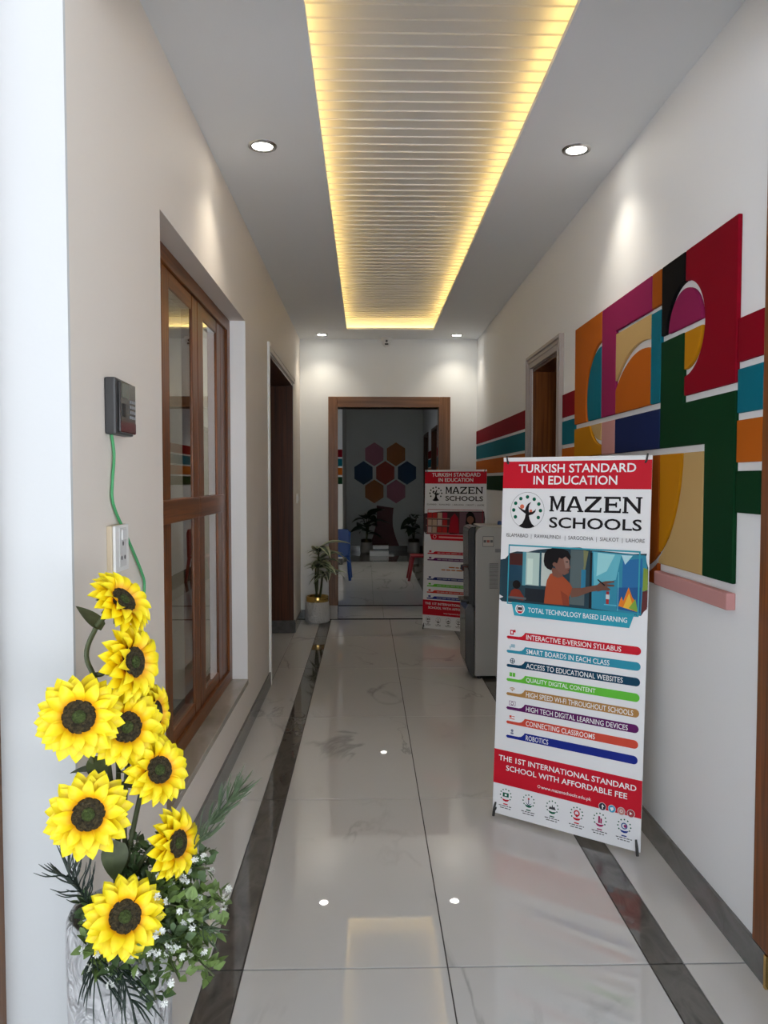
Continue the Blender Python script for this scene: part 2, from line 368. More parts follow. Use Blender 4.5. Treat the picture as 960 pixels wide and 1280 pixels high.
for i, (a, b) in enumerate(((12.43, 13.5), (14.2, 15.28))):
    d = struct(empty('door_%d' % (6+i), (BX, (a+b)/2, 0)), 'dark wooden door in the side wall beyond')
    bits(d, [('door_leaf', M_WOODD, (BX+.12, BX+.16, a+.05, b-.05, 0, 2.27), .003), ('jamb', M_WOODD, (BX-.01, BX+.16, a, a+.05, 0, 2.32), .003), ('jamb', M_WOODD, (BX-.01, BX+.16, b-.05, b, 0, 2.32), .003), ('head', M_WOODD, (BX-.01, BX+.16, a+.05, b-.05, 2.27, 2.32), .003)])

wn = struct(empty('window_1', (-.77, (W0+W1)/2, WZ0)), 'brown wooden window with mullions set in the left wall')
def wb(n, m, b, bv=.003):
    o = box(n, m, (b[0]+.77, b[1]+.77, b[2]-wn.location.y, b[3]-wn.location.y, b[4]-WZ0, b[5]-WZ0), wn, bv); return o
FXa, FXb = -.84, -.763
wb('jamb', M_WOOD, (FXa, FXb, W0, 2.66, WZ0, WZ1)); wb('jamb', M_WOOD, (FXa, FXb, 4.275, W1, WZ0, WZ1))
wb('head', M_WOODY, (FXa, FXb, 2.66, 4.275, 2.255, WZ1)); wb('bottom_rail', M_WOODY, (FXa, FXb, 2.66, 4.275, WZ0, .365))
for a, b in ((2.66, 2.735), (2.955, 3.07), (3.47, 3.575), (3.58, 3.70), (4.03, 4.13), (4.13, 4.275)):
    wb('stile', M_WOOD, (FXa+.01, FXb-.012, a, b, .365, 2.255), .006)
for a, b in ((2.735, 2.955), (3.07, 3.47), (3.70, 4.03)):
    wb('top_rail', M_WOODY, (FXa+.01, FXb-.014, a, b, 2.19, 2.255), .005); wb('low_rail', M_WOODY, (FXa+.01, FXb-.014, a, b, .365, .42), .005)
    wb('pane', M_GLASS, (-.788, -.782, a-.01, b+.01, 1.34, 2.2), 0); wb('pane', M_GLASS, (-.788, -.782, a-.01, b+.01, .41, 1.28), 0)
for a, b in ((2.66, 3.53), (3.53, 4.13)):
    wb('transom', M_WOODY, (FXa+.01, FXb+.006, a, b, 1.262, 1.355), .006)
wb('sill', M_SILL, (-.845, XL+.004, W0+.001, W1-.001, WZ0-.03, WZ0), .002)
# reveal lining: entrance daylight on the far jamb put into a lighter colour
wb('reveal', mat('reveal_daylit', (.88, .89, .90), .6), (-.763, XL+.0005, W1-.004, W1+.001, WZ0, WZ1), 0)

# ------------------------------------------------------------------ downlights
M_LAMP = mat('lamp_lens', (1, 1, 1), .4, emit=(1.0, .97, .88), estr=18.)
def downlight(x, y, label, power, r=.05, size=110, z=HC):
    root = tag(empty('downlight', (x, y, z)), label, 'downlight', 'recessed ceiling downlights')
    MB().lathe([(r*.86, -.002), (r*.9, -.006), (r*1.2, -.005), (r*1.25, 0)], 32).obj('trim_ring', M_CHROME, root, smooth=True)
    MB().lathe([(0.0001, -.0035), (r*.86, -.0035), (r*.86, 0)], 32).obj('lens', M_LAMP, root)
    l = bpy.data.lights.new('downlight_beam', 'SPOT'); l.energy = power; l.color = (1, .91, .76); l.spot_size = math.radians(size); l.spot_blend = .9; l.shadow_soft_size = .035
    lo = bpy.data.objects.new('downlight_beam', l); COL.objects.link(lo); lo.parent = root; lo.location = (0, 0, -.012)
downlight(-.445, 3.375, 'round ceiling downlight nearest the left window wall', 11)
downlight(.913, 3.38, 'round ceiling downlight above the coloured wall panels', 11)
downlight(-.438, 7.66, 'small far ceiling downlight above the potted dracaena', 9)
downlight(.896, 7.66, 'small far ceiling downlight in the right corner above the farther banner', 9)
downlight(.27, 11.97, 'ceiling downlight of the room beyond, seen mirrored in the floor', 42)
downlight(-1.45, 3.7, 'added lamp behind the window glass, lighting the white wall return', 70, size=160)  # added lamp, brightens the return behind the panes

# ------------------------------------------------------------------ wall panels
PC = {'red': (.27, .004, .016), 'orange': (.52, .125, .012), 'teal': (.006, .16, .225), 'magenta': (.31, .02, .10), 'green': (.006, .042, .015),
      'mustard': (.56, .235, .008), 'tan': (.60, .40, .165), 'navy': (.014, .025, .10), 'black': (.006, .006, .007), 'pink': (.62, .31, .30), 'brown': (.36, .085, .008), 'rust': (.30, .055, .006)}
def pm(c): return mat('panel_'+c, tuple(v*.80 for v in PC[c]), .6, spec=.03, vary=.04, vscale=3)
def panel(poly, color, label, name='wall_panel', th=.014, x=XR, cat='panel', group=None, bevel=.004):
    ctr = (sum(p[0] for p in poly)/len(poly), sum(p[1] for p in poly)/len(poly))
    me = MB().prism([(p[0]-ctr[0], p[1]-ctr[1]) for p in poly], -th, 0, 'YZ').mesh(name, pm(color), bevel=bevel)
    o = link(name, me); o.location = (x, ctr[0], ctr[1])
    return tag(o, label, cat, group)
T, A1, A2, B1, B2, Z0 = 2.235, 1.729, 1.705, 1.552, 1.528, 1.112
C1, r1, r1o = (3.666, 1.832), .238, .262
def circ_z(c, r, y): return c[1]+math.sqrt(max(0, r*r-(y-c[0])**2))
def ang(c, y, z): return math.degrees(math.atan2(z-c[1], y-c[0]))
# tall orange with round bite
aa = math.degrees(math.asin((A1-C1[1])/r1o))
panel([(4.137, A1), (4.137, T), (3.672, T)] + arc(C1, r1o, 88.7, aa), 'orange', 'tall orange wall panel with a round bite, beside the door surround')
ab = math.degrees(math.asin((A1-C1[1])/r1))
panel([(3.672, A1)] + list(reversed(arc(C1, r1, 88.7, ab))), 'teal', 'teal half-disc wall panel inside the tall orange one')
panel([(3.666, A1), (3.666, T), (3.032, T), (3.032, 2.1), (3.462, 2.1), (3.462, A1)], 'magenta', 'magenta wall panel shaped like an upside-down L')
C2, r2, r2o = (3.13, 1.49), .475, .503
ys_ = [3.034+i*(3.458-3.034)/14 for i in range(15)]
panel([(3.034, 2.086), (3.458, 2.086)] + [(q, circ_z(C2, r2o, q)+.004) for q in reversed(ys_)], 'tan', 'tan wall panel with a curved lower edge under the magenta L')
panel([(3.458, A1), (3.034, A1)] + [(q, circ_z(C2, r2, q)) for q in ys_], 'orange', 'orange wall panel with a rounded top below the tan one')
panel([(3.024, T), (2.932, T), (2.932, 2.1), (3.024, 2.1)], 'brown', 'small brown wall panel between magenta and black ones')
panel([(3.028, 2.082), (2.93, 2.082), (2.93, A1), (3.028, A1)], 'teal', 'narrow upright teal wall panel')
C3, r3, r3o = (2.712, 1.963), .143, .166
a3 = math.degrees(math.asin((1.975-C3[1])/r3o))
panel([(2.924, 1.976), (2.924, T), (2.714, T)] + arc(C3, r3o, 89.5, a3), 'black', 'black wall panel curving round the magenta half-disc')
panel([(2.706, T), (2.325, T), (2.325, A1), (2.706, A1)] + arc(C3, r3o, -92, -268, 28), 'red', 'large dark red wall panel with round cut-out, tallest at the upper right')
panel(arc(C3, r3, 4, 176, 28), 'magenta', 'magenta half-disc wall panel set in the red cut-out')
panel([(2.706, 1.951)] + arc(C3, r3, 184.5, 268, 14), 'mustard', 'mustard quarter-disc wall panel under the magenta half-disc')
panel([(2.924, 1.953), (2.716, 1.953), (2.716, A2), (2.325, A2), (2.325, Z0), (2.535, Z0), (2.535, B1), (2.924, B1)], 'green', 'large dark green S-shaped wall panel')
panel([(3.458, A2), (2.93, A2), (2.93, B1), (3.458, B1)], 'navy', 'navy blue rectangular wall panel left of the green one')
rm = .222
panel([(4.137, A2), (4.137, B1), (3.668, B1)] + arc(C1, rm+.008, -90, math.degrees(math.asin((A2-C1[1])/(rm+.008))), 12), 'mustard', 'mustard wall panel below the tall orange one')
panel([(3.668, A2)] + arc(C1, rm-.012, -90, math.degrees(math.asin((A2-C1[1])/(rm-.012))), 12), 'tan', 'small tan wall panel, lower tip of the left circle')
panel([(3.655, A2), (3.464, A2), (3.464, B1), (3.655, B1)], 'pink', 'small pale pink wall panel beside the navy one')
C4, r4, r4o = (3.195, 1.545), .478, .497
def low(c, r, y): return c[1]-math.sqrt(max(0, r*r-(y-c[0])**2))
ys4 = [2.7185+i*(2.918-2.7185)/12 for i in range(13)]
panel([(2.918, B2), (2.7185, B2)] + [(q, low(C4, r4, q)) for q in ys4], 'mustard', 'mustard curved wall panel beside the tan one, right of the banner top')
ys5 = [2.926+i*(3.64-2.926)/16 for i in range(17)]
panel([(3.64, B2), (2.926, B2)] + [(q, low(C4, r4, q)) for q in ys5], 'brown', 'brown curved wall panel mostly hidden behind the near banner')
ys6 = [2.702+i*(2.92-2.702)/14 for i in range(15)]
panel([(2.7, B2), (2.541, B2), (2.541, Z0), (2.92, Z0)] + [(q, low(C4, r4o, q)) for q in reversed(ys6)], 'tan', 'large tan wall panel with curved edge left of the green leg')
ys7 = [2.927+i*(3.3-2.927)/10 for i in range(11)]
panel([(3.3, 1.028), (2.927, 1.028)] + [(q, low(C4, r4o+.01, q)) for q in ys7], 'rust', 'low rust brown wall panel peeking out behind the near banner')
panel([(2.92, 1.084), (2.325, 1.084), (2.325, 1.031), (2.92, 1.031)], 'pink', 'long pale pink bar panel lowest on the wall', th=.03)
S = [('red', 1.919, 1.788), ('teal', 1.766, 1.634), ('orange', 1.612, 1.485), ('green', 1.459, 1.333)]
for c, z1, z0 in S:
    panel([(2.315, z1), (2.168, z1), (2.168, z0), (2.315, z0)], c, 'short %s stripe board right of the big panels, by the entrance frame' % c, 'wall_stripe', .012, cat='stripe', bevel=.002)
    panel([(4.42, z1), (4.142, z1), (4.142, z0), (4.42, z0)], c, 'short %s stripe board between door surround and orange panel' % c, 'wall_stripe', .008, cat='stripe', bevel=.002)
    panel([(YF-.001, z1+.01), (5.362, z1+.01), (5.362, z0+.01), (YF-.001, z0+.01)], c, 'long %s stripe on the right wall beyond the door' % c, 'wall_stripe', .006, cat='stripe', bevel=.001)
    for a, b, nm in ((10.0, 12.42, 'nearer'), (13.51, 14.19, 'farther')):
        panel([(b, z1+.03), (a, z1+.03), (a, z0+.03), (b, z0+.03)], c, '%s stripe on the side wall beyond the end doorway, %s stretch' % (c, nm), 'wall_stripe', .006, x=BX, cat='stripe', bevel=.001)
    o = box('wall_stripe', pm(c), (-2.2, -.405, 12.994, 13.0, z1+.025, z0+.03)); tag(o, '%s stripe on the left wall seen through the end doorway' % c, 'stripe')

# hexagon tree on the end wall
HXC = [('pink', .159, 1.949, 'upper left rose'), ('brown', .596, 1.949, 'upper right brown orange'), ('navyh', -.058, 1.575, 'middle row left navy'), ('rusth', .379, 1.575, 'central rust red'), ('navyh', .817, 1.575, 'middle row right navy'), ('brown', .159, 1.201, 'lower left brown orange'), ('pink', .598, 1.201, 'lower right rose')]
HM = {'pink': mat('hex_rose', (.42, .16, .22), .6), 'brown': mat('hex_brown', (.36, .12, .02), .6), 'navyh': mat('hex_navy', (.006, .05, .12), .6), 'rusth': mat('hex_rust', (.36, .045, .02), .6)}
for k, x, z, lb in HXC:
    R = .238
    o = MB().prism([(R*.89*math.cos(math.radians(90+60*i))/.866*.866, R*math.sin(math.radians(90+60*i))) for i in range(6)], -.02, 0, 'XZ').obj('hexagon_panel', HM[k], bevel=.004)
    o.location = (x, 15.5, z); tag(o, '%s hexagon of the tree on the grey end wall' % lb, 'hexagon')
L_, R_ = [], []
for i in range(13):
    t = i/12; z = .1+t*.82
    L_.append((.36-(.145+.17*(1-t)**2.6+.02*max(0, t-.6)), z)); R_.append((.36+(.145+.16*(1-t)**2.6+.09*max(0, t-.5)), z - (.05 if i == 12 else 0)))
o = MB().prism(L_ + list(reversed(R_)), 15.474, 15.499, 'XZ').obj('tree_trunk_panel', mat('trunk_red', (.10, .005, .006), .5), bevel=.003)
tag(o, 'dark red flared trunk panel below the hexagons', 'panel')

# ------------------------------------------------------------------ banners
C_RED, C_TEAL, C_NAVY, C_GRN, C_OCH, C_PUR, C_ORG, C_BLU = (.56, .012, .028), (.03, .28, .40), (.006, .05, .10), (.13, .52, .05), (.42, .22, .07), (.11, .012, .11), (.62, .075, .045), (.012, .025, .24)
C_WHT, C_INK, C_DGRN = (.86, .87, .88), (.012, .010, .012), (.004, .11, .06)
def ink(c):
    n = 'print_%03d_%03d_%03d' % tuple(int(v*255) for v in c)
    if n == 'print_219_221_224': n = 'print_white'
    return mat(n, c, .42, spec=.12)
BW, BH = .6236, 1.5093
class Print:
    """flat print on a banner: polygons in (u across, v down), stacked in thin layers"""
    def __init__(s, root): s.root = root; s.mb = None
    def start(s): s.mb = MB(); s.mats = []; s.lay = 0
    def P(s, u, v): return (u*BW, (1-v)*BH)
    def mi(s, c):
        m = ink(c)
        if m not in s.mats: s.mats.append(m)
        return s.mats.index(m)
    def poly(s, pts, c, lay=None):
        if lay is None: s.lay += 1; lay = s.lay
        y = -.0022 - lay*.00012
        q = [s.P(*p) for p in pts]
        s.mb.add([(a, y, b) for a, b in q], [tuple(range(len(q)))], s.mi(c))
    def rect(s, u0, u1, v0, v1, c, lay=None): s.poly([(u0, v0), (u1, v0), (u1, v1), (u0, v1)], c, lay)
    def disc(s, u, v, r, c, lay=None, n=20, sx=1): s.poly([(u+sx*r/BW*math.cos(2*PI*i/n), v+r/BH*math.sin(2*PI*i/n)) for i in range(n)], c, lay)
    def ring(s, u, v, r, t, c, lay, n=36):
        y = -.0022-lay*.00012; vs = []; fs = []
        for i in range(n):
            a = 2*PI*i/n
            for q in (r, r-t):
                x, z = s.P(u+q/BW*math.cos(a), v+q/BH*math.sin(a)); vs.append((x, y, z))
        for i in range(n): j = (i+1) % n; fs.append((2*i, 2*j, 2*j+1, 2*i+1))
        s.mb.add(vs, fs, s.mi(c))
    def end(s, name):
        me = s.mb.mesh(name, s.mats, norm=False)
        for p in me.polygons:
            if p.normal.y > 0: p.flip()
        return link(name, me, s.root)
    def text(s, body, u0, u1, v0, v1, c, bold=0., name='lettering', lay=14):
        me = text_mesh(body, bold)
        xs_ = [v.co.x for v in me.vertices]; ys_ = [v.co.y for v in me.vertices]
        a, b, d, e = min(xs_), max(xs_), min(ys_), max(ys_)
        for v in me.vertices:
            x, z = s.P(u0+(v.co.x-a)/(b-a)*(u1-u0), v1+(v.co.y-d)/(e-d)*(v0-v1))
            v.co = (x, -.0022-lay*.00012, z)
        me.materials.clear(); me.materials.append(ink(c))
        for p in me.polygons:
            if p.normal.y > 0: p.flip()
        return link(name, me, s.root)

def maz(p, ch, u0, u1, v0=.1065, v1=.1485):
    W = u1-u0; H = v1-v0
    G = {'M': [[(.0,0),(.26,0),(.5,.62),(.74,0),(1,0),(1,.09),(.95,.09),(.95,.91),(1,.91),(1,1),(.68,1),(.68,.91),(.75,.91),(.75,.32),(.53,.92),(.47,.92),(.22,.30),(.22,.91),(.30,.91),(.30,1),(.0,1),(.0,.91),(.07,.91),(.07,.09),(.0,.09)]],
         'A': [[(.40,0),(.60,0),(.93,.91),(1,.91),(1,1),(.66,1),(.66,.91),(.74,.91),(.68,.74),(.30,.74),(.25,.91),(.34,.91),(.34,1),(0,1),(0,.91),(.07,.91)], [(.34,.62),(.64,.62),(.49,.18)]],
         'Z': [[(.02,0),(.98,0),(.98,.12),(.30,.85),(.88,.85),(.91,.70),(1,.70),(.98,1),(0,1),(0,.88),(.68,.15),(.14,.15),(.11,.30),(.02,.30)]],
         'E': [[(0,0),(.96,0),(.97,.27),(.89,.27),(.86,.14),(.30,.14),(.30,.42),(.66,.42),(.68,.34),(.76,.34),(.76,.66),(.68,.66),(.66,.56),(.30,.56),(.30,.86),(.89,.86),(.92,.72),(1,.72),(.98,1),(0,1),(0,.91),(.08,.91),(.08,.09),(0,.09)]],
         'N': [[(0,0),(.24,0),(.78,.70),(.78,.09),(.68,.09),(.68,0),(1,0),(1,.09),(.92,.09),(.92,1),(.80,1),(.22,.26),(.22,.91),(.31,.91),(.31,1),(0,1),(0,.91),(.08,.91),(.08,.09),(0,.09)]]}[ch]
    p.start()
    p.poly([(u0+x*W, v0+y*H) for x, y in G[0]], C_INK, 5)
    for h in G[1:]: p.poly([(u0+x*W, v0+y*H) for x, y in h], C_WHT, 6)
    return p.end('brand_lettering')
def make_banner(label, loc, yaw, lean, second=False):
    root = tag(empty('banner_stand', loc, (-lean, 0, yaw)), label, 'banner')
    # vinyl sheet, slightly thick, with rolled top hem
    MB().box(0, BW, -.0015, .0015, 0, BH).obj('sheet', mat('vinyl', (.80, .81, .83), .35), root)
    # X stand behind the sheet
    hub = (BW/2, .055, .62*BH)
    for cx, cz in ((.02, BH-.015), (BW-.02, BH-.015), (.012, .0), (BW-.012, .0)):
        pts = [hub]
        for t in (.35, .7, .93): pts.append((hub[0]+(cx-hub[0])*t, .055*(1-t*.75)+.012, hub[2]+(cz-hub[2])*t))
        pts.append((cx, -.006, cz+(.0 if cz > 1 else .012)))
        MB().tube(pts, [.006, .006, .005, .0045, .004], 8).obj('pole', M_BLACK, root, smooth=True)
    MB().tube([(hub[0], .02, hub[2]), (hub[0], .085, hub[2])], .018, 12).obj('hub', M_BLACK, root)
    rear = MB().tube([(hub[0], .07, hub[2]), (hub[0], .20, .5), (hub[0], .26, .0)], .006, 8).obj('rear_leg', M_BLACK, root)
    for cx, cz in ((.022, BH-.024), (BW-.022, BH-.024), (.012, .012), (BW-.012, .012)):
        s_ = 1 if cx > .3 else -1
        if cz > 1: MB().tube([(cx-s_*.006*-1, -.006, cz+.03), (cx, -.007, cz), (cx-s_*.004, -.005, cz-.004)], .0038, 8).obj('hook', M_BLACK, root)
        else: MB().tube([(cx+s_*-.004, -.006, cz+.035), (cx, -.01, cz+.012), (cx+s_*.004, -.008, cz-.024)], [.004, .0055, .006], 8).obj('foot', M_BLACK, root)
    MB().tube([(.0, 0, BH-.004), (BW, 0, BH-.004)], .0035, 8).obj('top_hem', mat('vinyl', (.80, .81, .83), .35), root)
    p = Print(root)
    # title band
    p.start(); p.rect(0, 1, .0115, .0865, C_RED, 2); p.end('title_band')
    p.text('TURKISH STANDARD', .116, .904, .0195, .043, C_WHT, .013); p.text('IN EDUCATION', .225, .789, .0515, .0755, C_WHT, .013)
    # round tree logo
    p.start()
    U, V = .186, .147; R = .122*BW
    if not second: p.ring(U, V, R, .0012, (.09, .09, .09), 2)
    for u, v in ((.101, .166), (.087, .147), (.1, .128), (.137, .115), (.185, .110), (.234, .116), (.268, .129), (.281, .147), (.267, .166)):
        p.disc(u, v, .0078, C_DGRN if not second else (.012, .03, .02), 3, 12)
    p.disc(.148, .137, .0095, (.66, .16, .09) if not second else C_INK, 4); p.disc(.212, .149, .0068, (.66, .16, .09) if not second else C_INK, 4)
    p.poly([(.127, .1905), (.152, .184), (.170, .170), (.176, .157), (.150, .150), (.128, .1425), (.116, .136), (.142, .143), (.170, .147), (.176, .138), (.190, .129), (.213, .1235), (.200, .133), (.196, .143), (.199, .152), (.222, .151), (.238, .147), (.250, .142), (.244, .151), (.228, .1575), (.200, .161), (.206, .172), (.222, .184), (.243, .1905), (.215, .1955), (.186, .1965), (.155, .1955)], C_INK, 5)
    p.end('logo')
    maz(p, 'M', .343, .452); maz(p, 'A', .452, .577); maz(p, 'Z', .582, .694); maz(p, 'E', .708, .818); maz(p, 'N', .826, .948)
    p.text('SCHOOLS', .346, .949, .1635, .193, C_INK, .016, 'brand_lettering')
    p.text('ISLAMABAD  |  RAWALPINDI   |  SARGODHA  |  SIALKOT  |  LAHORE', .04, .97, .2125, .2255, (.06, .06, .065), 0., 'city_lettering')
    # picture
    p.start()
    if not second:
        p.poly([(.0, .288), (.05, .283), (.02, .292), (.07, .268), (.12, .262), (.2, .262), (.27, .254), (.34, .25), (.48, .244), (.56, .242), (.63, .248), (.70, .248), (.80, .25), (.90, .252), (.985, .249), (.978, .262), (.996, .285), (.997, .383), (.985, .39), (.96, .407), (.60, .405), (.02, .405), (.0, .398), (.03, .392), (.0, .386)], (.025, .055, .075))
        p.rect(.065, .185, .268, .31, (.075, .022, .02)); p.rect(.065, .17, .30, .345, (.02, .06, .10)); p.rect(.165, .19, .262, .355, (.10, .30, .36))
        p.rect(.190, .286, .263, .353, (.46, .60, .55)); p.rect(.20, .24, .28, .35, (.62, .76, .68)); p.rect(.30, .38, .262, .352, (.52, .58, .54)); p.rect(.286, .30, .258, .355, (.03, .10, .13))
        p.rect(.19, .33, .362, .398, (.018, .022, .028)); p.rect(.50, .60, .249, .395, (.10, .135, .14)); p.poly([(.585, .249), (.618, .251), (.600, .30), (.575, .33), (.59, .29)], (.20, .21, .10)); p.rect(.575, .605, .30, .35, (.03, .20, .33))
        p.poly([(.642, .25), (.98, .254), (.995, .30), (.96, .406), (.65, .40)], (.035, .25, .37)); p.poly([(.65, .252), (.83, .255), (.80, .32), (.66, .345)], (.13, .46, .56)); p.poly([(.68, .253), (.79, .256), (.74, .30), (.675, .315)], (.32, .66, .70))
        p.poly([(.84, .27), (.96, .262), (.965, .335), (.84, .34)], (.025, .15, .36)); p.poly([(.81, .34), (.96, .335), (.955, .40), (.81, .395)], (.02, .10, .28)); p.poly([(.83, .256), (.90, .256), (.855, .28)], (.45, .72, .78))
        p.poly([(.82, .387), (.838, .362), (.85, .374), (.881, .337), (.905, .362), (.925, .372), (.94, .398)], (.70, .20, .02)); p.poly([(.85, .39), (.885, .352), (.918, .394)], (.80, .48, .05)); p.poly([(.885, .39), (.925, .366), (.942, .398)], (.22, .40, .06))
        p.rect(.632, .646, .254, .40, (.012, .014, .018)); p.poly([(.968, .285), (.995, .288), (.997, .34), (.966, .345)], (.22, .32, .05)); p.poly([(.966, .345), (.997, .342), (.996, .388), (.962, .402)], (.12, .03, .03))
        p.rect(.742, .76, .352, .385, (.35, .03, .03)); p.rect(.74, .764, .36, .372, (.55, .60, .60)); p.rect(.73, .81, .385, .388, (.10, .45, .60)); p.rect(.815, .819, .30, .40, (.15, .55, .65))
        p.disc(.128, .354, .018, (.012, .01, .01)); p.poly([(.075, .392), (.09, .372), (.115, .366), (.15, .368), (.19, .39), (.18, .397)], (.22, .035, .02)); p.rect(.065, .20, .388, .394, (.12, .13, .14))
        # boy reaching for the board
        p.poly([(.329, .399), (.334, .365), (.345, .335), (.365, .318), (.40, .312), (.45, .320), (.50, .338), (.520, .350), (.508, .368), (.498, .376), (.503, .399)], (.36, .075, .03))
        p.poly([(.44, .36), (.49, .372), (.503, .399), (.46, .399)], (.25, .05, .025)); p.poly([(.370, .300), (.44, .305), (.455, .322), (.42, .327), (.385, .322)], (.19, .085, .06))
        p.poly([(.508, .368), (.518, .351), (.58, .349), (.64, .342), (.68, .338), (.69, .352), (.64, .357), (.56, .372), (.515, .376)], (.17, .08, .055))
        p.poly([(.675, .340), (.70, .331), (.735, .326), (.79, .3235), (.793, .327), (.74, .333), (.792, .334), (.793, .338), (.745, .340), (.77, .346), (.757, .350), (.72, .350), (.69, .354), (.675, .352)], (.15, .07, .05)); p.poly([(.682, .324), (.688, .322), (.735, .336), (.73, .339)], (.012, .012, .014))
        p.poly([(.395, .262), (.46, .258), (.492, .272), (.497, .290), (.503, .297), (.496, .301), (.492, .312), (.465, .318), (.43, .313), (.40, .30), (.385, .285)], (.20, .095, .07)); p.poly([(.45, .268), (.492, .275), (.496, .298), (.47, .300)], (.27, .16, .13))
        p.poly([(.318, .284), (.322, .264), (.345, .2515), (.39, .2455), (.44, .246), (.485, .254), (.505, .268), (.497, .279), (.47, .268), (.445, .275), (.425, .272), (.412, .288), (.395, .286), (.385, .298), (.372, .308), (.345, .304), (.325, .296)], (.010, .009, .010)); p.disc(.395, .291, .0085, (.20, .095, .07))
        p.poly([(.47, .2815), (.487, .281), (.487, .2835), (.472, .284)], (.01, .01, .01)); p.poly([(.48, .305), (.495, .303), (.494, .306)], (.12, .03, .03))
        fr = (.04, .34, .44); L = p.lay+1
        for a in ((.062, .949, .2435, .2475), (.062, .949, .4065, .410), (.062, .070, .2435, .41), (.940, .949, .2435, .41)): p.rect(*a, fr, L)
        p.end('picture')
        p.start(); p.poly([(.095, .4035), (.923, .4025), (.893, .4405), (.118, .4405)], (.03, .33, .45), 30); p.poly([(.095, .4035), (.145, .4035), (.16, .4405), (.118, .4405)], (.05, .40, .52), 31)
        p.disc(.159, .4205, .0215, C_WHT, 32); p.ring(.159, .4205, .0165, .003, (.16, .10, .11), 33); p.rect(.142, .176, .416, .424, (.05, .05, .06), 34); p.poly([(.138, .427), (.18, .427), (.17, .4325), (.148, .4325)], C_RED, 34); p.end('caption_ribbon')
        p.text('TOTAL TECHNOLOGY BASED LEARNING', .218, .879, .4145, .428, C_WHT, .008, lay=36)
    else:
        p.poly([(.0, .275), (.3, .26), (.97, .255), (.985, .30), (.97, .395), (.03, .405), (.0, .39)], (.06, .03, .035))
        for i in range(3):
            for j in range(4): p.rect(.05+.085*j, .125+.085*j, .268+.045*i, .303+.045*i, random.choice([(.45, .03, .03), (.5, .35, .25), (.35, .02, .05), (.55, .42, .40)]), 2)
            p.rect(.03, .42, .303+.045*i, .308+.045*i, (.35, .25, .2), 3)
        p.poly([(.40, .39), (.44, .30), (.5, .27), (.56, .30), (.58, .395)], (.36, .015, .03), 4); p.rect(.58, .97, .262, .39, (.16, .09, .11), 5)
        p.poly([(.64, .392), (.68, .36), (.74, .345), (.82, .352), (.87, .38), (.88, .395)], (.28, .16, .13), 6); p.poly([(.68, .33), (.69, .275), (.74, .255), (.80, .268), (.835, .30), (.84, .36), (.80, .365), (.70, .36)], (.012, .009, .009), 7)
        p.disc(.755, .308, .034, (.24, .115, .08), 8); p.rect(.735, .775, .330, .352, (.22, .10, .07), 8)
        for a in ((.055, .95, .247, .2505), (.055, .95, .40, .4035), (.055, .063, .247, .4035), (.942, .95, .247, .4035)): p.rect(*a, (.40, .02, .04), 10)
        p.end('picture')
        p.start(); p.poly([(.10, .405), (.93, .405), (.90, .44), (.13, .44)], C_RED, 30); p.disc(.18, .42, .02, C_RED, 31); p.ring(.18, .42, .017, .003, C_WHT, 32); p.rect(.25, .84, .417, .427, (.75, .35, .35), 32); p.end('caption_ribbon')
    # list of bars
    if not second:
        rowsb = [('INTERACTIVE E-VERSION SYLLABUS', C_RED, .846), ('SMART BOARDS IN EACH CLASS', C_TEAL, .775), ('ACCESS TO EDUCATIONAL WEBSITES', C_NAVY, .862), ('QUALITY DIGITAL CONTENT', C_GRN, .692), ('HIGH SPEED WI-FI THROUGHOUT SCHOOLS', C_OCH, .932), ('HIGH TECH DIGITAL LEARNING DEVICES', C_PUR, .902), ('CONNECTING CLASSROOMS', C_ORG, .697), ('ROBOTICS', C_BLU, .387)]
        for i, (tx, c, ue) in enumerate(rowsb):
            v0 = .4855+.0394*i; v1 = v0+.0215; du = .0028*i
            p.start()
            pts = [(.064+du, v1-.004), (.072+du, v1-.008), (.155+du, v1-.008), (.175+du, v1-.010), (.190+du, v0+.006), (.20+du, v0)]
            rr = (v1-v0)/2*BH; ur = rr/BW
            pts += [(.968-ur+ur*math.cos(math.radians(q)), (v0+v1)/2+rr/BH*math.sin(math.radians(q))) for q in range(-90, 91, 15)]
            pts += [(.074+du, v1)]
            p.poly(pts, c, 2)
            u, v = .108+du, v1-.018   # row symbol
            if i == 0: p.rect(u-.018, u+.008, v-.007, v+.006, c, 3); p.rect(u-.011, u+.001, v-.004, v+.003, C_WHT, 4); p.rect(u+.008, u+.022, v-.008, v-.001, c, 3)
            elif i == 1: p.rect(u-.012, u+.018, v-.007, v+.002, (.35, .52, .6), 3); p.rect(u-.022, u-.012, v-.002, v+.006, (.45, .6, .65), 3)
            elif i == 2: p.ring(u, v, .0115, .003, c, 3, 16); p.rect(u-.016, u+.016, v-.001, v+.001, c, 3); p.rect(u-.002, u+.002, v-.006, v+.006, c, 3)
            elif i == 3: p.rect(u-.021, u-.002, v-.007, v+.004, c, 3); p.rect(u+.002, u+.021, v-.007, v+.004, c, 3)
            elif i == 4:
                for q in (.016, .011, .006): p.poly([(u+q/BW*math.cos(math.radians(a)), v+.005+q/BH*math.sin(math.radians(a))) for a in range(-140, -39, 20)] + [(u+(q-.0025)/BW*math.cos(math.radians(a)), v+.005+(q-.0025)/BH*math.sin(math.radians(a))) for a in range(-40, -141, -20)], c, 3)
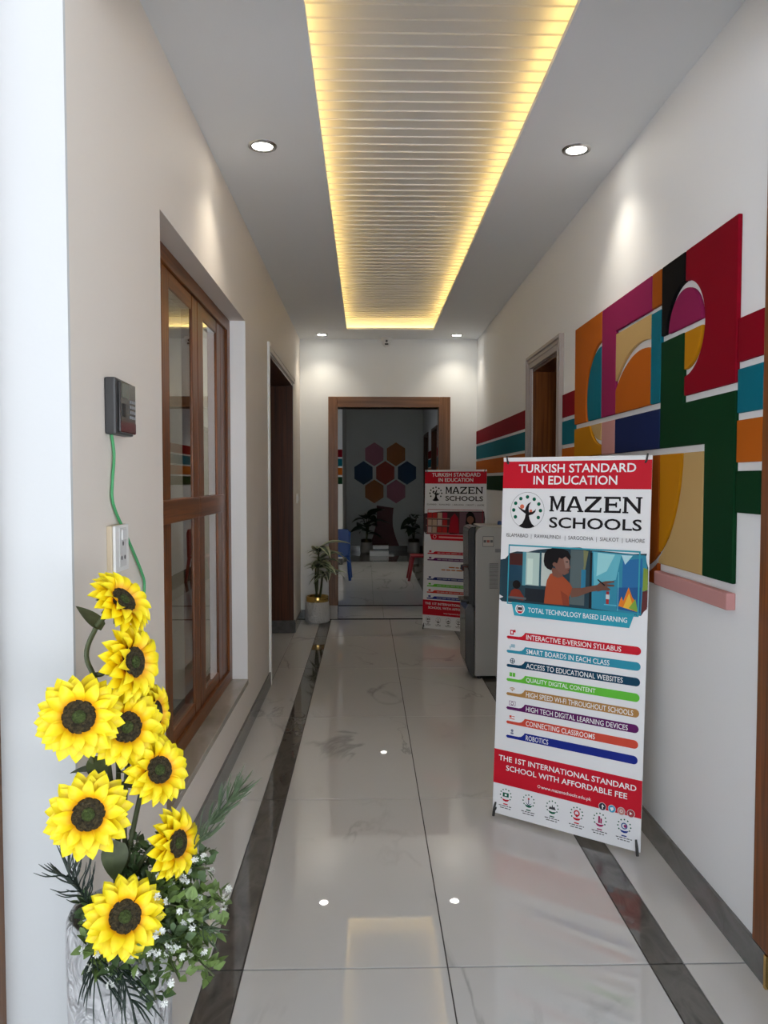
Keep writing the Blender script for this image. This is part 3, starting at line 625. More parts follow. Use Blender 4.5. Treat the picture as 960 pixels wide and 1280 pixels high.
                p.disc(u, v+.004, .002, c, 3, 8)
            elif i == 5: p.rect(u-.024, u+.024, v-.007, v+.006, (.3, .2, .32), 3); p.rect(u-.020, u+.020, v-.0055, v+.0045, C_WHT, 4); p.ring(u, v, .007, .0025, c, 5, 12)
            elif i == 6: p.rect(u-.02, u-.004, v-.006, v, c, 3); p.rect(u, u+.018, v-.005, v-.003, c, 3); p.rect(u-.02, u+.018, v+.002, v+.004, c, 3)
            else: p.disc(u, v-.004, .006, (.2, .22, .3), 3, 12); p.rect(u-.010, u+.010, v+.001, v+.006, (.2, .22, .3), 3)
            p.end('list_bar')
            p.text(tx, .209+du, ue, v0+.0045, v1-.0035, C_WHT, .006, lay=6)
    else:
        for v0, c, ue in ((.512, C_RED, .8), (.553, C_PUR, .85), (.675, (.012, .03, .16), .72), (.717, C_GRN, .7), (.757, (.6, .05, .03), .8), (.795, C_BLU, .75)):
            v1 = v0+.018
            p.start(); p.poly([(.06, v1-.004), (.07, v1-.007), (.16, v1-.008), (.19, v0), (.95, v0), (.968, v0+.009), (.95, v1), (.07, v1)], c, 2)
            u = .23
            while u < ue:
                l = random.uniform(.04, .1); p.rect(u, u+l, v0+.006, v1-.006, tuple(min(1, x*.5+.35) for x in c), 3); u += l+.012
            p.rect(.09, .13, v0-.004, v0+.006, c, 3)
            p.end('list_bar')
        p.start()
        for v, a, b in ((.605, .42, .86), (.622, .3, .86)):
            u = a
            while u < b: l = random.uniform(.05, .1); p.rect(u, min(u+l, b), v, v+.007, (.55, .17, .05), 2); u += l+.014
        p.end('orange_lettering')
    # lower red band
    p.start(); p.rect(0, 1, .820, .915, C_RED, 2); p.end('lower_band')
    p.text('THE 1ST INTERNATIONAL STANDARD', .037, .966, .8345, .8495, C_WHT, .013); p.text('SCHOOL WITH AFFORDABLE FEE', .093, .912, .8595, .8745, C_WHT, .013)
    p.text('www.mazenschools.edu.pk', .348, .686, .8925, .904, C_WHT, .004)
    if not second:
        p.start(); p.ring(.332, .897, .006, .0015, C_WHT, 3, 14)
        for u, c in ((.759, (.03, .03, .05)), (.819, (.05, .33, .55)), (.878, (.55, .25, .22)), (.937, (.35, .05, .06))):
            p.disc(u, .908, .0155, (.6, .6, .62), 4); p.disc(u, .908, .0135, c, 5)
        p.rect(.757, .763, .903, .914, C_WHT, 6); p.rect(.753, .769, .906, .908, C_WHT, 6); p.poly([(.806, .906), (.826, .903), (.832, .908), (.818, .914)], C_WHT, 6); p.ring(.878, .908, .006, .002, C_WHT, 6, 12); p.poly([(.93, .904), (.93, .912), (.946, .908)], C_WHT, 6)
        p.end('social_badges')['kind'] = 'stuff'
    # row of round emblems
    cols = [C_DGRN, (.10, .12, .2), C_DGRN, C_RED, (.35, .01, .10), (.01, .04, .24)]
    for i, u in enumerate((.096, .263, .429, .595, .745, .899)):
        c = cols[i] if not second else C_INK
        v = .9435; R = .027
        p.start()
        for k in range(9):
            a = math.radians(-215+250/8*k); p.disc(u+R*.92/BW*math.cos(a), v+R*.92/BH*math.sin(a), .0030, C_DGRN if not second else C_INK, 3, 8)
        if i == 0: p.rect(u-.022, u+.022, v-.0065, v+.005, c, 4); p.rect(u-.008, u+.008, v-.003, v+.002, C_WHT, 5)
        elif i == 1: p.rect(u-.003, u+.003, v-.008, v+.008, c, 4); p.poly([(u-.025, v+.004), (u, v+.010), (u+.025, v+.004), (u, v+.014)], c, 4); p.disc(u, v-.006, .004, C_RED, 5, 10)
        elif i == 2: p.poly([(u-.025, v+.006), (u-.015, v-.002), (u-.005, v+.001), (u, v-.008), (u+.006, v), (u+.015, v-.003), (u+.025, v+.006)], (.05, .05, .06), 4)
        elif i == 3: p.ring(u, v-.001, .0125, .005, c, 4, 16); p.rect(u-.006, u+.006, v+.002, v+.009, c, 4)
        elif i == 4: p.rect(u-.010, u+.002, v-.009, v+.009, c, 4); p.rect(u+.004, u+.014, v-.004, v+.009, c, 4)
        else: p.ring(u, v, .0125, .004, (.03, .10, .28), 4, 16); p.disc(u+.006, v, .006, (.3, .03, .15), 5, 12)
        base = [C_RED, C_DGRN, C_DGRN, C_RED, (.35, .01, .10), (.01, .04, .24)][i] if not second else C_INK
        p.poly([(u-.028, v+.0105), (u, v+.0125), (u+.028, v+.0105), (u+.016, v+.0165), (u, v+.018), (u-.016, v+.0165)], base, 4)
        random.seed(40+i)
        for r_, wd in enumerate((.02, .05, .04)):
            if r_ == 0: p.rect(u-.016, u+.016, v+.0235, v+.0265, base, 4)
            else:
                q = u-wd
                while q < u+wd-.006: l = random.uniform(.012, .03); p.rect(q, min(q+l, u+wd), v+.0235+.0058*r_, v+.0258+.0058*r_, (.09, .09, .1), 4); q += l+.005
        p.end('emblem')
    return root
make_banner('white and red printed banner standing nearest, picture of a boy at a smart board', (.5362, 3.2075, .02), -.6383, .0572)
make_banner('farther printed banner by the end doorway, partly hidden by the water dispenser', (.5354, 7.2964, .02), -.5175, .0383, True)

# ------------------------------------------------------------------ water dispenser
M_DG = mat('dispenser_grey', (.42, .42, .40), .35); M_DK = mat('dispenser_dark', (.03, .03, .032), .15); M_DS = mat('dispenser_smoke', (.075, .075, .075), .12)
wd = tag(empty('water_dispenser', (.955, 5.62, 0)), 'grey and black floor-standing water dispenser between the two banners', 'water dispenser')
prof = [(-.175, .02), (.165, .02), (.165, 1.08), (.15, 1.095), (-.13, 1.10), (-.16, 1.085), (-.175, 1.05)]
MB().prism(prof, -.155, .155, 'XZ').obj('body', M_DG, wd, bevel=.006)
MB().prism([(-.178, .52), (-.178, 1.085), (-.165, 1.098), (-.20, 1.098), (-.222, 1.085), (-.228, 1.06), (-.222, .56), (-.20, .52)], -.15, .15, 'XZ').obj('front_panel', M_DK, wd, bevel=.006)
MB().prism([(-.178, .012), (-.178, .50), (-.20, .54), (-.225, .545), (-.248, .50), (-.245, .12), (-.22, .05), (-.19, .012)], -.155, .155, 'XZ').obj('lower_door', M_DS, wd, bevel=.008)
box('drip_tray', M_DK, (-.27, -.22, -.09, .09, .545, .565), wd, .004)
for yy, c in ((-.05, (.08, .02, .02)), (.0, (.02, .03, .08)), (.05, (.06, .06, .06))):
    MB().tube([(-.225, yy, .80), (-.25, yy, .80), (-.25, yy, .77)], .008, 8).obj('tap', mat('tap_%d' % (yy*100), c, .3), wd)
lb = box('rating_label', mat('sticker', (.50, .47, .42), .5), (-.125, -.045, -.1565, -.154, .955, 1.03), wd)
for a, b, c in ((-.118, -.10, (.1, .1, .1)), (-.095, -.075, (.35, .08, .06)), (-.07, -.052, (.1, .1, .1))): box('mark', mat('mark_%d' % int(c[0]*100), c, .5), (a, b, -.1572, -.1564, .985, 1.003), lb)
for a in ((-.125, -.045, 1.026, 1.03), (-.125, -.045, .955, .959), (-.125, -.122, .955, 1.03), (-.048, -.045, .955, 1.03)): box('border_line', mat('mark_10', (.1, .1, .1), .5), (a[0], a[1], -.157, -.1563, a[2], a[3]), lb)
for i in range(13): box('vent_slat', mat('vent_dark', (.16, .16, .155), .5), (-.075, -.012, -.1575, -.153, .655+i*.0145, .661+i*.0145), wd, .001)
box('hand_grip', mat('grip', (.22, .22, .22), .4), (-.035, .08, -.158, -.152, .915, .94), wd, .003)
box('lid', mat('lid_grey', (.55, .55, .53), .3), (-.15, .15, -.14, .14, 1.096, 1.106), wd, .004)
MB().lathe([(.018, 0), (.018, .02), (.012, .028), (.0001, .03)], 16, (.02, -.03, 1.105)).obj('blue_cap', mat('cap_blue', (.01, .06, .25), .3), wd)
for a in (-.14, .13):
    for b in (-.13, .13): MB().lathe([(.015, 0), (.018, .022)], 12, (a, b, 0)).obj('foot', M_DK, wd)

# ------------------------------------------------------------------ leaves, pots, plants
def leaf_mesh(name, m, L, Wd, droop, n=7, fold=.25, shape=.55):
    mb = MB(); uv = []
    rows_ = []
    for i in range(n+1):
        t = i/n; a = droop*t*t
        x = L*(t - .22*droop*t**3*.5); z = -L*droop*.42*t*t
        wd_ = Wd*(max(0.0, math.sin(PI*min(1, t**shape)))**.8)*.5 if 0 < i < n else Wd*.03
        rows_.append((x, z, wd_, t))
    for x, z, w_, t in rows_:
        mb.v += [(x, -w_, z+fold*w_), (x, 0, z), (x, w_, z+fold*w_)]; uv += [(0, t), (.5, t), (1, t)]
    for i in range(n):
        for k in (0, 1): mb.f.append((i*3+k, (i+1)*3+k, (i+1)*3+k+1, i*3+k+1)); mb.mi.append(0)
    me = mb.mesh(name, m, smooth=True, norm=False)
    ul = me.uv_layers.new(name='UVMap')
    for l in me.loops: ul.data[l.index].uv = uv[l.vertex_index]
    return me
M_DRAC = uvramp('leaf_variegated', 0, [(0.0, (.50, .52, .36)), (.22, (.42, .46, .30)), (.36, (.035, .075, .03)), (.64, (.035, .075, .03)), (.78, (.42, .46, .30)), (1.0, (.50, .52, .36))], .35)
M_LEAFD = mat('leaf_dark', (.022, .050, .022), .4, vary=.3)
M_LEAF = mat('leaf_green', (.05, .085, .035), .5, vary=.25)
M_STEM = mat('stem_green', (.07, .085, .035), .6)
M_SOIL = mat('soil', (.03, .02, .014), .9)
def orient(o, loc, az, el, roll=0, sc=1.):
    o.location = loc; o.rotation_euler = (Matrix.Rotation(az, 3, 'Z') @ Matrix.Rotation(-el, 3, 'Y') @ Matrix.Rotation(roll, 3, 'X')).to_euler(); o.scale = (sc,)*3
def pot(root, r, h, m, band):
    MB().lathe([(r*.80, 0), (r*.97, .012), (r, .05), (r*.985, h*.4), (r*.90, h*.78), (r*.86, h*.80)], 40).obj('pot_body', m, root, smooth=True)
    MB().lathe([(r*.865, h*.79), (r*.875, h*.80), (r*.87, h-.006), (r*.85, h), (r*.80, h), (r*.79, h*.82)], 40).obj('gold_band', band, root, smooth=True)
    MB().lathe([(.0001, h*.88), (r*.8, h*.87)], 24).obj('soil', M_SOIL, root)
# pot with embossed pattern
M_POT = mat('pot_white', (.62, .61, .60), .4)
_nt = M_POT.node_tree; _v = _nt.nodes.new('ShaderNodeTexVoronoi'); _v.inputs['Scale'].default_value = 55
_t = _nt.nodes.new('ShaderNodeTexCoord'); _nt.links.new(_t.outputs['Object'], _v.inputs['Vector'])
_bp = _nt.nodes.new('ShaderNodeBump'); _bp.inputs['Strength'].default_value = .6; _bp.inputs['Distance'].default_value = .012
_nt.links.new(_v.outputs['Distance'], _bp.inputs['Height']); _nt.links.new(_bp.outputs['Normal'], _nt.nodes['Principled BSDF'].inputs['Normal'])

dp = tag(empty('potted_dracaena', (-.495, 7.735, 0)), 'plant with striped drooping leaves in a white gold-banded pot by the end wall', 'potted plant')
pot(dp, .128, .265, M_POT, M_GOLD)
random.seed(3)
lm = [leaf_mesh('leaf', M_DRAC, .265, .12, d) for d in (1.3, 1.9, 2.5)]
canes = [[(0, 0, .22), (-.02, .0, .40), (-.015, .0, .56)], [(.02, .01, .22), (.04, .0, .36), (.05, -.01, .46)], [(-.02, -.01, .22), (.0, -.02, .34), (.015, -.02, .70)]]
for c in canes: MB().tube(c, [.012, .011, .008], 8).obj('cane', M_STEM, dp, smooth=True)
for (cx, cy, cz), n, el in (((-.015, 0, .56), 12, .25), ((.05, -.01, .47), 11, .1), ((.015, -.02, .70), 12, .35), ((.03, -.01, .62), 9, .2)):
    for k in range(n):
        o = link('leaf', random.choice(lm), dp)
        az = 2*PI*k/n+random.uniform(-.3, .3)
        if math.cos(az) < -.2 and abs(cx) < .2: az += 0
        s_ = random.uniform(.42, .52) if math.cos(az) < -.2 else (random.uniform(.35, .45) if math.sin(az) > .4 else random.uniform(.9, 1.2))
        orient(o, (cx, cy, cz+random.uniform(-.03, .02)), az, el+random.uniform(.1, .75), random.uniform(-.4, .4), s_)
# two plants before the grey end wall
M_POT2 = mat('pot_grey', (.42, .42, .41), .5)
lm2 = [leaf_mesh('leaf', M_LEAFD, .34, .25, d, shape=.7) for d in (.9, 1.6)]
for x, lab, nl, sd, sc in ((.0, 'broad-leaved plant in a white pot left of the red trunk panel', 17, 5, 1.0), (.93, 'bushy plant in a white pot right of the red trunk panel', 17, 9, .78)):
    random.seed(sd)
    rt = tag(empty('potted_plant', (x, 15.08, 0)), lab, 'potted plant')
    pot(rt, .125, .27, M_POT2, mat('band_dark', (.05, .035, .012), .3, .8))
    for k in range(4): MB().tube([(0, 0, .2), (random.uniform(-.04, .04), random.uniform(-.04, .04), .45), (random.uniform(-.1, .1), random.uniform(-.08, .08), .75)], [.01, .008, .005], 6).obj('stem', M_STEM, rt)
    for k in range(nl):
        az = 2*PI*k/nl*2.4; o = link('leaf', lm2[k % 2], rt)
        if math.cos(az) > .3 and x > .5: sc_ = sc*.5
        elif math.cos(az) < -.4 and x < .5: sc_ = sc*.78
        else: sc_ = sc
        orient(o, (math.cos(az)*.03, math.sin(az)*.03*0-.02, .38+.40*k/nl), az, random.uniform(.0, .8), random.uniform(-.4, .4), sc_*random.uniform(.85, 1.2)*(.55 if math.sin(az) > .2 else 1))

# ------------------------------------------------------------------ child chairs beyond the doorway
def chair(name, label, c, loc, rz):
    m = mat('plastic_'+name, c, .35); r = tag(empty('plastic_chair', loc, (0, 0, rz)), label, 'chair', 'small plastic chairs in the room beyond')
    MB().prism([(-.15, .0), (.15, .0), (.165, .30), (-.165, .30)], -.155, 0.155, 'XY').obj('seat', m, r, bevel=.01)
    r.children[0].scale = (1, 1, .08); r.children[0].location = (0, 0, .345)
    me = MB().prism([(-.15, .36), (-.165, .50), (-.16, .70), (-.13, .735), (.13, .735), (.16, .70), (.165, .50), (.15, .36)], -.028, 0, 'XZ').obj('backrest', m, r, bevel=.006)
    me.rotation_euler = (-.0, 0, 0)
    for sx in (-1, 1):
        MB().tube([(sx*.135, .0, .36), (sx*.165, -.05, .0)], [.026, .02], 8).obj('leg', m, r, smooth=True)
        MB().tube([(sx*.135, .27, .34), (sx*.175, .33, .0)], [.026, .02], 8).obj('leg', m, r, smooth=True)
        MB().tube([(sx*.150, -.012, .34), (sx*.157, -.02, .70)], [.02, .016], 8).obj('back_post', m, r, smooth=True)
    return r
chair('blue', 'small blue plastic chair just inside the end doorway', (.016, .085, .36), (-.40, 10.95, 0), 0)
chair('red', 'small red plastic chair partly hidden behind the farther banner', (.30, .012, .02), (.93, 11.0, 0), PI/2)

# stand-in for a bright patch of unclear nature, built from white blocks
ws = tag(empty('bright_patch', (.32, 14.6, 0)), 'stand-in blocks for a bright patch on the dark floor before the red trunk panel', 'box')
M_WB = mat('bright_white', (.9, .93, .96), .3)
box('lower_block', M_WB, (-.26, .10, -.12, .12, .0, .09), ws, .006); box('upper_block', M_WB, (-.20, .10, .0, .2, .12, .18), ws, .006); box('base_plate', M_WB, (-.26, .20, -.14, .14, 0, .012), ws, .002); box('spacer', mat('blue_grey', (.2, .26, .3), .4), (-.18, .08, .02, .12, .09, .12), ws)

# ------------------------------------------------------------------ ceiling camera, switches, attendance terminal
cc = tag(empty('security_camera', (.204, YF-.075, HC)), 'white turret security camera where the end wall meets the ceiling', 'camera')
MB().lathe([(.058, 0), (.058, -.018), (.05, -.024)], 28).obj('mount', M_WHITE, cc, smooth=True)
prof = [(.0001, -.046)] + [(.046*math.cos(math.radians(a)), .046*math.sin(math.radians(a))) for a in range(-75, 76, 15)] + [(.0001, .046)]
MB().lathe(prof, 24, (0, -.005, -.045)).obj('ball', M_WHITE, cc, smooth=True)
MB().tube([(0, -.046, -.040), (0, -.056, -.042)], .012, 14).obj('lens', M_BLACK, cc)
box('sensor_window', M_BLACK, (-.018, .018, -.050, -.035, -.078, -.062), cc, .003)

at_ = tag(empty('attendance_terminal', (XL, 2.085, 1.631)), 'dark grey fingerprint attendance terminal on the left wall', 'terminal')
M_TG = mat('terminal_grey', (.045, .046, .048), .4); M_TS = mat('terminal_gloss', (.02, .018, .018), .12)
MB().prism([(-.074, -.080), (.078, -.080), (.078, .064), (-.074, .068)], 0, .03, 'YZ').obj('housing', M_TG, at_, bevel=.006)
MB().prism([(-.058, -.074), (.075, -.074), (.075, .060), (-.058, .060)], .03, .037, 'YZ').obj('front_plate', M_TS, at_, bevel=.003)
box('display', mat('terminal_screen', (.10, .11, .09), .2), (.0365, .038, -.045, .012, .018, .056), at_)
box('finger_sensor', M_BLACK, (.0365, .039, -.042, -.018, -.032, .002), at_, .002)
for i in range(4):
    for j in range(3): box('key', mat('key_grey', (.22, .23, .24), .4), (.0365, .0385, .018+.018*j, .032+.018*j, .008-i*.014, .016-i*.014), at_)
box('red_window', mat('terminal_red', (.10, .012, .016), .15), (.0365, .0378, -.055, .072, -.071, -.045), at_)

pts = [(-.672, 2.05, 1.555), (-.671, 2.065, 1.50), (-.671, 2.05, 1.43), (-.671, 2.045, 1.385), (-.671, 2.075, 1.345), (-.670, 2.14, 1.29), (-.670, 2.22, 1.225), (-.670, 2.30, 1.155), (-.670, 2.325, 1.12), (-.670, 2.31, 1.07), (-.670, 2.27, 1.02), (-.670, 2.2, .965), (-.672, 2.16, .92)]
def smooth(pts, k=6):
    P = [Vector(p) for p in pts]; out = []
    for i in range(len(P)-1):
        a, b, c, d = P[max(i-1, 0)], P[i], P[i+1], P[min(i+2, len(P)-1)]
        for j in range(k):
            t = j/k; out.append(.5*((2*b)+(c-a)*t+(2*a-5*b+4*c-d)*t*t+(3*b-a-3*c+d)*t**3))
    out.append(P[-1]); return out
CABLE = MB().tube(smooth(pts), .0042, 8).obj('network_cable', mat('cable_green', (.07, .36, .14), .45), smooth=True)
tag(CABLE, 'green cable hanging from the terminal down the left wall', 'cable')

ot = tag(empty('wall_socket', (XL, 2.075, 1.25)), 'pale wall socket plate with switch below the terminal', 'socket')
box('back_box', mat('box_beige', (.60, .50, .36), .5), (0, .014, -.062, .055, -.062, .062), ot, .002); pl = box('plate', M_WHITE, (.014, .022, -.058, .055, -.062, .062), ot, .003)
box('rocker', mat('rocker', (.72, .72, .71), .3), (.021, .027, -.012, .025, .022, .05), ot, .003)
box('inner_frame', mat('inner_frame', (.62, .62, .61), .35), (.0215, .0235, -.026, .03, -.05, .054), ot, .001)
for a, b in ((.0, .012), (-.012, -.026), (.014, -.026)): MB().tube([(.022, a, b), (.0242, a, b)], .006, 10).obj('socket_hole', mat('hole_grey', (.12, .12, .12), .6), ot)
sw_ = tag(empty('wall_switch', (XL, 7.49, 1.253)), 'small white light switch at the far end of the left wall', 'switch')
box('plate', M_WHITE, (0, .012, -.045, .045, -.045, .045), sw_, .003); box('rocker', mat('rocker', (.72, .72, .71), .3), (.012, .018, -.015, .015, -.02, .02), sw_, .002)

# ------------------------------------------------------------------ vase with sunflowers
VX, VY = -.527, 1.615
M_VASE = mat('vase_white', (.50, .50, .51), .3)
_nt = M_VASE.node_tree; _t = _nt.nodes.new('ShaderNodeTexCoord'); _mp = _nt.nodes.new('ShaderNodeMapping'); _mp.inputs['Scale'].default_value = (15, 15, 9)
_n = _nt.nodes.new('ShaderNodeTexNoise'); _n.inputs['Scale'].default_value = 1.5; _n.inputs['Detail'].default_value = 2; _n.inputs['Distortion'].default_value = 1.6
_bp = _nt.nodes.new('ShaderNodeBump'); _bp.inputs['Strength'].default_value = 1.0; _bp.inputs['Distance'].default_value = .05
_nt.links.new(_t.outputs['Object'], _mp.inputs['Vector']); _nt.links.new(_mp.outputs['Vector'], _n.inputs['Vector']); _nt.links.new(_n.outputs['Fac'], _bp.inputs['Height']); _nt.links.new(_bp.outputs['Normal'], _nt.nodes['Principled BSDF'].inputs['Normal'])
vase = MB().lathe([(.082, 0), (.092, .006), (.098, .05), (.105, .25), (.108, .46), (.106, .51), (.100, .522), (.094, .518), (.096, .46), (.094, .25), (.085, .03), (.0001, .02)], 48).obj('vase', M_VASE, smooth=True)
vase.location = (VX, VY, 0); tag(vase, 'tall white embossed floor vase holding the sunflowers', 'vase')

M_PET = uvramp('petal_yellow', 1, [(0.0, (.80, .20, .0)), (.2, (.90, .42, .0)), (.4, (1.0, .70, .0)), (1.0, (1.0, .86, .012))], .45)
M_DISC = mat('flower_disc', (.035, .026, .009), .9, bump=(160, 1.0), vary=.9, vscale=220)
M_DISC2 = mat('flower_eye', (.045, .07, .012), .9, bump=(200, 1.0), vary=.5, vscale=150)
def petal_mesh(L, Wd, lift):
    mb = MB(); uv = []; n = 6
    for i in range(n+1):
        t = i/n; w_ = Wd*.5*(.42+.58*math.sin(PI*min(1, t*.95+.08)))*(1 if t < .72 else max(.05, 1-((t-.72)/.28)**2.4))
        x = L*t; z = lift*L*(math.sin(t*PI*.75))-.12*L*t*t
        for k in range(5):
            s_ = (k-2)/2; mb.v.append((x, s_*w_, z+w_*.35*abs(s_)-(.0012 if k in (1, 3) else 0))); uv.append((k/4, t))
    for i in range(n):
        for k in range(4): mb.f.append((i*5+k, (i+1)*5+k, (i+1)*5+k+1, i*5+k+1)); mb.mi.append(0)
    me = mb.mesh('petal', M_PET, smooth=True, norm=False)
    ul = me.uv_layers.new(name='UVMap')
    for l in me.loops: ul.data[l.index].uv = uv[l.vertex_index]
    return me
PET = [petal_mesh(.056, .030, .10), petal_mesh(.051, .030, .18), petal_mesh(.043, .025, .30)]
DISC = MB().lathe([(.030, -.006), (.0335, .002), (.032, .009), (.026, .0125), (.014, .011), (.010, .010)], 32).mesh('seed_head', M_DISC, smooth=True)
EYE = MB().lathe([(.0125, .0095), (.012, .0125), (.008, .0145), (.0001, .015)], 24).mesh('seed_eye', M_DISC2, smooth=True)
CALYX = MB().lathe([(.004, -.022), (.012, -.018), (.026, -.010), (.031, -.004)], 20).mesh('calyx', M_STEM, smooth=True)
SEP = leaf_mesh('sepal', M_LEAF, .034, .016, .2, 4)
M_LEAFB = mat('leaf_mid', (.060, .080, .030), .5, vary=.3, vscale=40)
HEART = leaf_mesh('leaf', M_LEAFB, .085, .055, .35, 8, .2, .62)
CAMV = Vector((0, 0, CAMH))
def px(x, y, Y):    # picture position on the upright plane at distance Y
    F = 961.; f = Vector((math.sin(PSI)*math.cos(TH), math.cos(PSI)*math.cos(TH), -math.sin(TH))); r = Vector((math.cos(PSI), -math.sin(PSI), 0)); u = r.cross(f)
    d = f + r*(x-480)/F + u*(640-y)/F
    return CAMV + d*(Y/d.y)
MOUTH = Vector((VX, VY, .50))
def sunflower(label, P, n, scale, via=None, roll=0, leaves=()):
    """P: centre of the flower face, n: direction it faces"""
    root = tag(empty('sunflower', MOUTH), label, 'sunflower', 'sunflowers in the white vase')
    n = n.normalized(); q = n.to_track_quat('Z', 'Y'); R = Matrix.Translation(P-MOUTH) @ q.to_matrix().to_4x4() @ Matrix.Rotation(roll, 4, 'Z') @ Matrix.Scale(scale, 4)
    def put(nm, me, L, par=root): o = link(nm, me, par); o.matrix_local = R @ L; return o
    head = put('seed_head', DISC, Matrix.Identity(4))
    e = link('seed_eye', EYE, head)
    put('calyx', CALYX, Matrix.Identity(4))
    for ring, (cnt, el, r0, z0) in enumerate(((17, -.05, .026, -.003), (15, .10, .025, .0), (12, .26, .025, .003))):
        for k in range(cnt):
            a = 2*PI*k/cnt + ring*.22 + random.uniform(-.07, .07)
            L = Matrix.Rotation(a, 4, 'Z') @ Matrix.Translation((r0, 0, z0)) @ Matrix.Rotation(-(el+random.uniform(-.09, .09)), 4, 'Y') @ Matrix.Rotation(random.uniform(-.25, .25), 4, 'X') @ Matrix.Scale(random.uniform(.93, 1.06), 4)
            put('petal', PET[ring], L)
    for k in range(9):
        put('sepal', SEP, Matrix.Rotation(2*PI*k/9, 4, 'Z') @ Matrix.Translation((.02, 0, -.012)) @ Matrix.Rotation(.25, 4, 'Y'))
    b = P - n*.02*scale; b2 = P - n*.055*scale
    mids = [Vector(v) for v in (via or [])]
    low_ = MOUTH + Vector((random.uniform(-.04, .04), random.uniform(-.03, .03), -.15))
    top_ = MOUTH + Vector(((b2-MOUTH).x*.35, (b2-MOUTH).y*.3, max(.06, (b2-MOUTH).z*.45)))
    path = smooth([low_] + (mids or [top_]) + [b2, b], 6)
    MB().tube([p-MOUTH for p in path], [.0055]*(len(path)-4)+[.0045]*4, 8).obj('stem', M_STEM, root, smooth=True)
    for (lp, ldir, sc) in leaves:
        o = link('leaf', HEART, root); d = Vector(ldir).normalized()
        o.matrix_local = Matrix.Translation(Vector(lp)-MOUTH) @ d.to_track_quat('X', 'Z').to_matrix().to_4x4() @ Matrix.Scale(sc, 4)
    return root
def facing(P, rt=0., up=0.):
    v = (CAMV-P).normalized(); r = Vector((0, 0, 1)).cross(v).normalized(); u = v.cross(r)
    return (v + r*rt + u*up).normalized()
random.seed(11)
FL = [('topmost sunflower of the vase, tilted towards the upper right', (152, 752), 1.62, .95, 1.15, 1.0),
      ('second sunflower from the top, seen half from the side', (164, 828), 1.60, 1.05, 1.3, .05),
      ('large wide-open sunflower furthest left in the vase', (99, 896), 1.52, 1.06, -.05, .02),
      ('sunflower just right of the large left one, partly overlapped by it', (157, 909), 1.585, 1.03, .30, .0),
      ('sunflower on the right side at mid height, above the grassy spray', (197, 963), 1.60, .92, .55, .10),
      ('round sunflower on the left, below the large wide-open one', (111, 1018), 1.52, 1.04, -.12, .0),
      ('small sunflower turned to the right above the white blossoms', (219, 1054), 1.58, .92, 1.25, -.1),
      ('lowest sunflower, covering the rim of the vase', (156, 1146), 1.49, 1.0, .05, .02),
      ('sunflower turned away at the back, only a few petals showing', (193, 890), 1.68, .82, 2.4, .2)]
via = {0: [(-.535, 1.61, .75), (-.565, 1.62, .98), px(108, 820, 1.64), px(120, 785, 1.64)], 1: [(-.53, 1.62, .72), (-.53, 1.63, .92), px(116, 850, 1.635), px(128, 842, 1.63)], 5: [(-.53, 1.6, .62)], 7: [(-.53, 1.56, .56)]}
lv = {0: [(px(126, 788, 1.64), px(92, 744, 1.66)-px(126, 788, 1.64), .95)],
      2: [(px(112, 925, 1.6), (-.7, -.2, -.3), .7), (px(120, 945, 1.6), (.2, -.4, -.5), .8)],
      3: [(px(150, 965, 1.62), (.6, -.4, .2), .75), (px(148, 980, 1.62), (.9, -.1, -.05), .7), (px(130, 962, 1.6), (-.8, -.3, .15), .8)],
      5: [(px(142, 1050, 1.6), (.15, -.3, -1), 1.0), (px(90, 1050, 1.58), (-.2, -.1, -1), .5)]}
for i, (lb_, c, Y, sc, rt, up) in enumerate(FL):
    P = px(*c, Y); sunflower(lb_, P, facing(P, rt, up), sc, via.get(i), random.uniform(0, 1), lv.get(i, ()))

